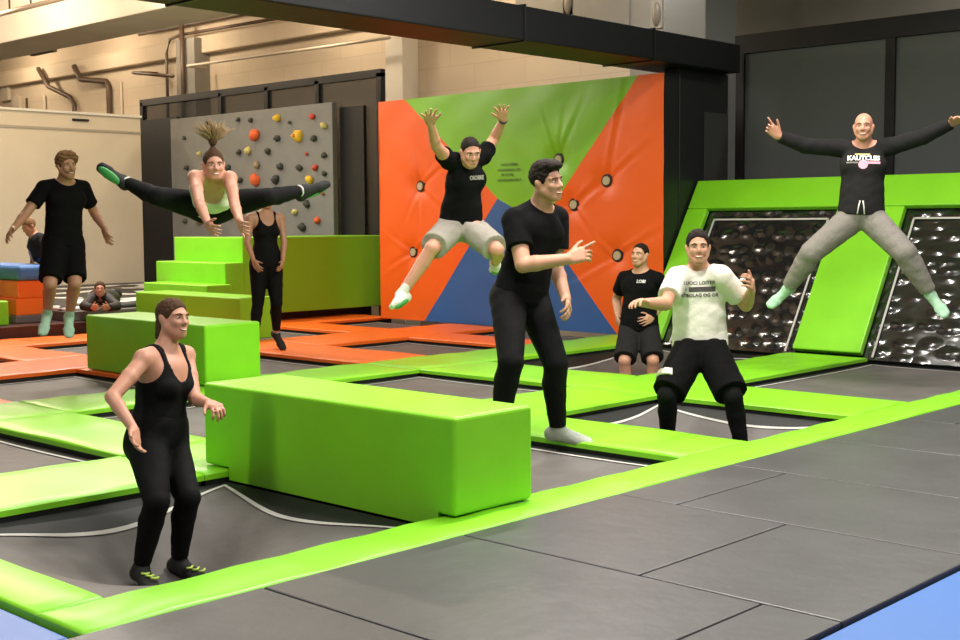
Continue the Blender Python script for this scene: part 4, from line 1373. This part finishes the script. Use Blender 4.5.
    def hairdo(self, style, m_):
        h, F, H = self.hs, self.HF(), self.H
        q = SDF(min(self.vox, .008))
        if style == 'short':
            q.ell(H(0, -.016, .040), np.array((.078, .097, .093)) * h, F, .01)
            q.ell(H(0, .125, -.055), np.array((.20, .110, .142)) * h, F, .008, 'sub')
            q.ell(H(0, .028, -.104), np.array((.12, .052, .085)) * h, F, .008, 'sub')
            q.plane(H(0, -.05, -.060), -self.hu * 1. + self.hf * .35)
            return mesh_vq('hair', q.build(.002, (.0045, 120, 1.)), m_, self.t)
        if style == 'buzz':
            q.ell(H(0, -.014, .036), np.array((.076, .095, .083)) * h, F, .01)
            q.ell(H(0, .125, -.050), np.array((.20, .112, .138)) * h, F, .008, 'sub')
            q.ell(H(0, .028, -.106), np.array((.12, .052, .088)) * h, F, .008, 'sub')
            q.plane(H(0, -.05, -.055), -self.hu + self.hf * .35)
            return mesh_vq('hair', q.build(.001, (.0018, 110, 1.)), m_, self.t)
        if style == 'quiff':
            q.ell(H(0, -.018, .040), np.array((.081, .098, .085)) * h, F, .01)
            q.ell(H(0, .004, .098), np.array((.070, .088, .038)) * h, F, .02)
            q.ell(H(0, .072, .098), np.array((.055, .035, .024)) * h, F, .02)
            q.ell(H(0, .128, -.055), np.array((.20, .108, .138)) * h, F, .008, 'sub')
            q.ell(H(0, .03, -.085), np.array((.12, .055, .085)) * h, F, .008, 'sub')
            q.plane(H(0, -.05, -.060), -self.hu + self.hf * .35)
            return mesh_vq('hair', q.build(.002, (.004, 85, 1.)), m_, self.t)
        if style == 'curly':
            q.ell(H(0, -.016, .048), np.array((.088, .104, .092)) * h, F, .01)
            q.ell(H(0, .03, .105), np.array((.072, .065, .036)) * h, F, .02)
            q.ell(H(-.06, .02, .065), np.array((.040, .05, .045)) * h, F, .02)
            q.ell(H(.055, .035, .08), np.array((.035, .04, .035)) * h, F, .02)
            q.ell(H(0, .130, -.055), np.array((.20, .108, .136)) * h, F, .008, 'sub')
            q.ell(H(0, .03, -.085), np.array((.12, .055, .080)) * h, F, .008, 'sub')
            q.plane(H(0, -.05, -.075), -self.hu + self.hf * .3)
            return mesh_vq('hair', q.build(.002, (.008, 75, 2.)), m_, self.t)
        if style == 'tied':
            q.ell(H(0, -.018, .036), np.array((.080, .099, .088)) * h, F, .01)
            q.ell(H(0, -.06, -.04), np.array((.060, .050, .065)) * h, F, .02)
            q.ell(H(0, .134, -.055), np.array((.20, .106, .140)) * h, F, .008, 'sub')
            q.ell(H(0, .045, -.090), np.array((.12, .060, .085)) * h, F, .008, 'sub')
            q.cone(H(0, -.105, -.01), H(0, -.125, -.10), .026 * h, .018 * h, .02)
            return mesh_vq('hair', q.build(.002, (.002, 110, 1.)), m_, self.t)
        if style == 'ponyup':
            q.ell(H(0, -.016, .036), np.array((.077, .096, .085)) * h, F, .01)
            q.ell(H(0, .133, -.055), np.array((.20, .106, .142)) * h, F, .008, 'sub')
            q.ell(H(0, .035, -.090), np.array((.12, .060, .085)) * h, F, .008, 'sub')
            q.cone(H(0, -.02, .115), H(0, -.015, .15), .018 * h, .014 * h, .02)
            o = mesh_vq('hair', q.build(.002), M['hair_brown'], self.t)
            bm = bmesh.new()
            rr = random.Random(5)
            for k in range(190):
                a = rr.uniform(0, 2 * math.pi)
                sp = rr.random() ** .6
                ln = rr.uniform(.11, .23) * (1 if sp < .8 else .9)
                dx, dy = math.cos(a) * sp, math.sin(a) * sp * .7
                pts = []
                for i in range(6):
                    t = i / 5
                    bend = t * t * sp * .55
                    out = min(t, .45) / .45 * .02 + max(0, t - .25) * 1.15 * ln * .75
                    pts.append(Vector(H(dx * out * 1.25, -.015 + dy * out, .15 + ln * (t - bend * .6))))
                add_tube(bm, pts, [.0045 * h, .0055 * h, .005 * h, .004 * h, .003 * h, .001 * h], 5)
            p = from_bm('ponytail', bm, m_, None, True)
            adopt(self.t, p)
            bm = bmesh.new()
            q = SDF(.005).ell(H(0, -.015, .185), np.array((.034, .034, .045)) * h, F, .01)
            p2 = mesh_vq('ponytail_base', q.build(), M['hair_brown'], self.t)
            return o
    def beard(self, m_, r=.0015, full=True):
        h, F, H = self.hs, self.HF(), self.H
        q = SDF(min(self.vox, .007))
        q.ell(H(0, .022, -.033), np.array((.061, .069, .081)) * h, F, .02)
        q.ell(H(0, .052, -.086), np.array((.030, .028, .024)) * h, F, .03)
        q.plane(H(0, .05, -.048), self.hu + self.hf * -.25)
        q.plane(H(0, .01, 0), -self.hf)
        q.ell(H(0, .092, -.067), np.array((.024, .02, .010)) * h, F, .004, 'sub')
        return mesh_vq('beard', q.build(r), m_, self.t)
    def print_text(self, shirt, lines, m_, name='shirt_print'):
        """lines: (text, size, up_offset, lat_offset[, material]); laid onto the shirt's own surface"""
        bvh = BVHTree.FromPolygons([v.co for v in shirt.data.vertices], [p.vertices for p in shirt.data.polygons])
        J, s = self.J, self.S
        c0 = J['pel'] + (J['neck'] - J['pel']) * .74
        lat = nz(self.lat)
        for ln in lines:
            me = text_mesh(ln[0], ln[1], bold=ln[5] if len(ln) > 5 else 0) if isinstance(ln[0], str) else ln[0]
            bm = bmesh.new()
            bm.from_mesh(me)
            bmesh.ops.triangulate(bm, faces=bm.faces)
            bmesh.ops.subdivide_edges(bm, edges=[e for e in bm.edges if e.calc_length() > .03], cuts=3)
            for v in bm.verts:
                p = c0 + lat * (v.co.x + ln[3]) + self.up * (v.co.y + ln[2]) + self.fwd * .6
                hit = bvh.ray_cast(Vector(p), Vector(-self.fwd))
                if hit[0]:
                    v.co = hit[0] + Vector(self.fwd) * .004
                else:
                    v.co = Vector(p - self.fwd * .45)
            o = from_bm(name, bm, M[ln[4]] if len(ln) > 4 else m_)
            o.parent = shirt

def rect_mesh(w_, h_):
    me = bpy.data.meshes.new('bar')
    n = 8
    vs = [((i / n - .5) * w_, (j - .5) * h_, 0) for i in range(n + 1) for j in (0, 1)]
    me.from_pydata(vs, [], [(2 * i, 2 * i + 2, 2 * i + 3, 2 * i + 1) for i in range(n)])
    return me
def disc_mesh(r):
    me = bpy.data.meshes.new('disc')
    vs = [(0, 0, 0)] + [(r * math.cos(a), r * math.sin(a), 0) for a in np.linspace(0, 2 * math.pi, 18, endpoint=False)]
    me.from_pydata(vs, [], [(0, 1 + i, 1 + (i + 1) % 18) for i in range(18)])
    return me

TOCAM = lambda p: nz(np.array([0, 0, 1.4]) - p)
D3 = np.array([0, 0, -1.])

# the crouching woman in front
p = Person('woman_tank', 'woman in black tank top and leggings crouching on the nearest trampoline', dict(female=True, vox=.0075, skin='skin_pink', hair_mat='hair_brown', build=1.13, arms=1.03,
           handR=dict(curl=.30, pn=(.6, .2, 0)), handL=dict(curl=.75, pn=(0, 0, -1.))))
p.tank(M['cloth_tight'], scoop=.036, strap=.046)
p.pants(M['cloth_tight'], top=.14)
p.sock(M['sock_black'], .02, print_=M['print_green'])
for a in 'RL':
    p.cuff_band(a, .90, .955, .0225, M['skin_pink'], 'ankle_skin')
p.hairdo('tied', M['hair_brown'])

# the man in black, stepping
p = Person('man_black', 'tall young man in black t-shirt and leggings stepping forward and pointing', dict(vox=.0075, hair_mat='hair_dark', build=.94, arms=1.10, legs=1.02,
           handR=dict(curl=.55, pn=(-.5, .6, -.3), point=True), handL=dict(curl=.45, pn=(-.9, -.3, 0)), smile=.8))
p.tshirt(M['cloth_black'], .62, -.02, .010)
p.pants(M['cloth_tight'], 1.95, .009, .003, .10)
p.sock(M['sock_grey'], .03)
p.hairdo('quiff', M['hair_dark'])

# the man in the white shirt
p = Person('man_white', 'laughing man in white printed t-shirt and black shorts over leggings', dict(vox=.0078, hair_mat='hair_dark', build=1.0, arms=1.05,
           handR=dict(curl=.4, pn=(.2, .2, -1.)), handL=dict(curl=.7, pn=(-.6, -.5, .2))))
sh = p.tshirt(M['cloth_white'], .70, -.03, .013, (.0022, 28, 1.))
p.print_text(sh, [('LUOCI LOITER', .034, .050, 0, 'dark_ink', .0008), (rect_mesh(.185, .034), 0, .006, .02, 'dark_ink'), ('B', .034, .006, -.095, 'dark_ink'), ('ATBOLAG OG OR', .033, -.038, 0, 'dark_ink', .001)], M['dark_ink'])
p.pants(M['cloth_tight'], 1.95, .006, 0, .06)
st = p.pants(M['cloth_black'], .92, .012, .012, .025, (.0022, 26, 1.), 'shorts', 1.06)
p.sock(M['sock_black'], .03)
# white band printed on the right leg of the shorts
q = SDF(.007)
A, K = p.J['hipR'], p.J['knR']
q.cone(A + (K - A) * .66, A + (K - A) * .78, (.0505 + .0155) * p.S, (.0475 + .0155) * p.S, 0, flat='ab')
q.plane(A + (K - A) * .7 - p.hlat * .01, p.hlat)
q.plane(A + (K - A) * .7, -p.hfwd)
o = mesh_vq('shorts_band', q.build(.016), M['cloth_white'], None)
o.parent = st
p.hairdo('short', M['hair_dark'])
p.beard(M['stubble'], .0004)

# the man in black shorts behind
p = Person('man_shorts', 'man in black t-shirt and shorts standing behind, before the target wall', dict(vox=.010, hair_mat='hair_dark', smile=.8, arms=1.05,
           handR=dict(curl=.5, pn=(.5, .5, 0)), handL=dict(curl=.5)))
sh = p.tshirt(M['cloth_black'], .60, -.03, .009)
p.print_text(sh, [('LOBI', .045, .05, .07, 'white_ink', .001)], M['white_ink'])
p.pants(M['cloth_char'], .93, .012, .010, .04, (.0022, 26, 1.), 'shorts', 1.05)
p.sock(M['sock_grey'], .04)
p.hairdo('buzz', M['hair_dark'])

# the star jump at right
p = Person('jump_right', 'bald man in dark sweatshirt and grey sweatpants star jumping at right', dict(vox=.0088, hair_mat='hair_brown', skin='skin_pink', arms=1.05, legs=1.05, smile=.4, brow='hair_fair',
           handR=dict(curl=.3, pn=(.7, -.6, -.4), point=True), handL=dict(curl=.3, pn=(.7, -.6, -.4))))
sh = p.tshirt(M['cloth_char'], 1.95, -.01, .011, (.002, 26, 1.), 'sweatshirt')
p.print_text(sh, [('KAUTCLES', .058, .045, 0, 'white_ink', .003), (rect_mesh(.13, .012), 0, .082, -.01, 'hold_pale'), (rect_mesh(.12, .022), 0, .006, .085, 'pink_ink'), (rect_mesh(.10, .014), 0, .006, -.095, 'cloth_grey'), (disc_mesh(.042), 0, -.01, 0, 'pink_ink')], M['white_ink'])
p.pants(M['cloth_grey'], 1.90, .010, .010, .07, (.0025, 26, 2.), 'sweatpants', 1.06)
for a in 'RL':
    p.cuff_band(a, .86, .90, .036, M['cloth_grey'], 'ankle_cuff')
c = p.J['pel'] + p.up * .055 * p.S + p.fwd * .092 * p.S
for sg in (-1, 1):
    bm = add_tube(bmesh.new(), [Vector(c + p.lat * sg * .012), Vector(c + p.lat * sg * .022 - p.up * .05 + p.fwd * .012), Vector(c + p.lat * sg * .03 - p.up * .12 + p.fwd * .005)], .006, 6)
    adopt(p.t, from_bm('drawstring', bm, M['cloth_white'], None, True))
p.sock(M['sock_mint'], .025)
p.beard(M['stubble'], .0002)

# the jumper at the wall
p = Person('jump_wall', 'man in black t-shirt and pale grey shorts leaping with raised arms', dict(vox=.009, hair_mat='hair_dark', smile=0, skin='skin_pink', build=.97,
           footdn=dict(R=(.6, -.7, -.5)), handR=dict(curl=.12, pn=(.7, -.7, 0), spread=.26), handL=dict(curl=.15, pn=(.7, -.7, 0), spread=.22)))
sh = p.tshirt(M['cloth_black'], .45, -.03, .009)
p.print_text(sh, [('OIOBRE', .05, .03, .02, 'cloth_shorts', .002)], M['cloth_shorts'])
p.pants(M['cloth_shorts'], .90, .012, .010, .05, (.0022, 26, 1.), 'shorts', 1.05)
p.sock(M['sock_white'], .05, sole=M['sole_green'])
p.cuff_band('L', .90, .97, .022, M['black'], 'wristband', 'arm')
p.hairdo('buzz', M['hair_dark'])

# the split jump
p = Person('split', 'woman in cream top doing a mid-air split with flying ponytail', dict(female=True, vox=.0078, hair_mat='hair_brown', skin='skin_pink', arms=1.05,
           handR=dict(curl=.4, pn=(.3, .6, 0)), handL=dict(curl=.4, pn=(.3, .6, 0)), smile=.9, head_up=np.array([0, 0, .8]), footdn=dict(R=(.7, -.65, -.45), L=(-.3, .5, -.8))))
p.tank(M['cloth_cream'], scoop=.018, strap=.046, hem=.04)
p.pants(M['cloth_tight'], 1.86, .009, 0, .10, hips_only=True)
for a in 'RL':
    p.cuff_band(a, .865, .90, .027, M['sock_white'], 'white_ankle_band')
p.sock(M['sock_black'], .02, sole=M['sole_green'])
p.hairdo('ponyup', M['hair_blond'])

# the standing woman
p = Person('stand_woman', 'woman in black vest and leggings standing on the orange pads', dict(female=True, vox=.0105, hair_mat='hair_dark', handR=dict(curl=.4), handL=dict(curl=.4), skin='skin_tan'))
p.tank(M['cloth_tight'], scoop=.03, strap=.05)
p.pants(M['cloth_tight'], 1.86, .009, 0, .13)
p.sock(M['sock_black'], .02)
for a in 'RL':
    p.cuff_band(a, .90, .95, .0235, M['sock_grey'], 'sock_cuff')
p.hairdo('tied', M['hair_dark'])

# the jumper at left
p = Person('jump_left', 'curly haired man in black t-shirt and shorts jumping at left', dict(vox=.009, hair_mat='hair_fair', skin='skin_tan', build=.94, arms=.95, handR=dict(curl=.3, pn=(.3, .7, -.5), spread=.2), handL=dict(curl=.35, pn=(.3, .7, -.2))))
p.tshirt(M['cloth_black'], .62, -.03, .010)
p.pants(M['cloth_black'], .90, .010, .008, .04, (.0022, 26, 1.), 'shorts', 1.03)
p.sock(M['sock_mint'], .05)
p.hairdo('curly', M['hair_fair'])
p.beard(M['hair_fair'], .0006)

# the boy and the girl far behind
p = Person('boy', 'boy in charcoal t-shirt leaning at the blue crash mat, behind the curly haired jumper', dict(vox=.013, head=1.15, hair_mat='hair_fair', skin='skin_tan', smile=0, handR=dict(curl=.3), handL=dict(curl=.3)))
p.tshirt(M['cloth_char'], .75, -.02, .014)
p.pants(M['jeans'], 1.95, .012, .004, .08, name='jeans')
p.sock(M['sock_grey'], .03)
p.hairdo('short', M['hair_fair'])
p = Person('lying', 'girl in dark jacket lying on the black and white airbag', dict(female=True, vox=.013, hair_mat='hair_dark', skin='skin_pink', handR=dict(curl=.3), handL=dict(curl=.3)))
p.tshirt(M['cloth_dark'], 1.9, -.02, .02, name='jacket')
p.pants(M['cloth_char'], 1.95, .010, .002, .06, name='trousers')
p.sock(M['sock_black'], .03)
p.hairdo('tied', M['hair_brown'])
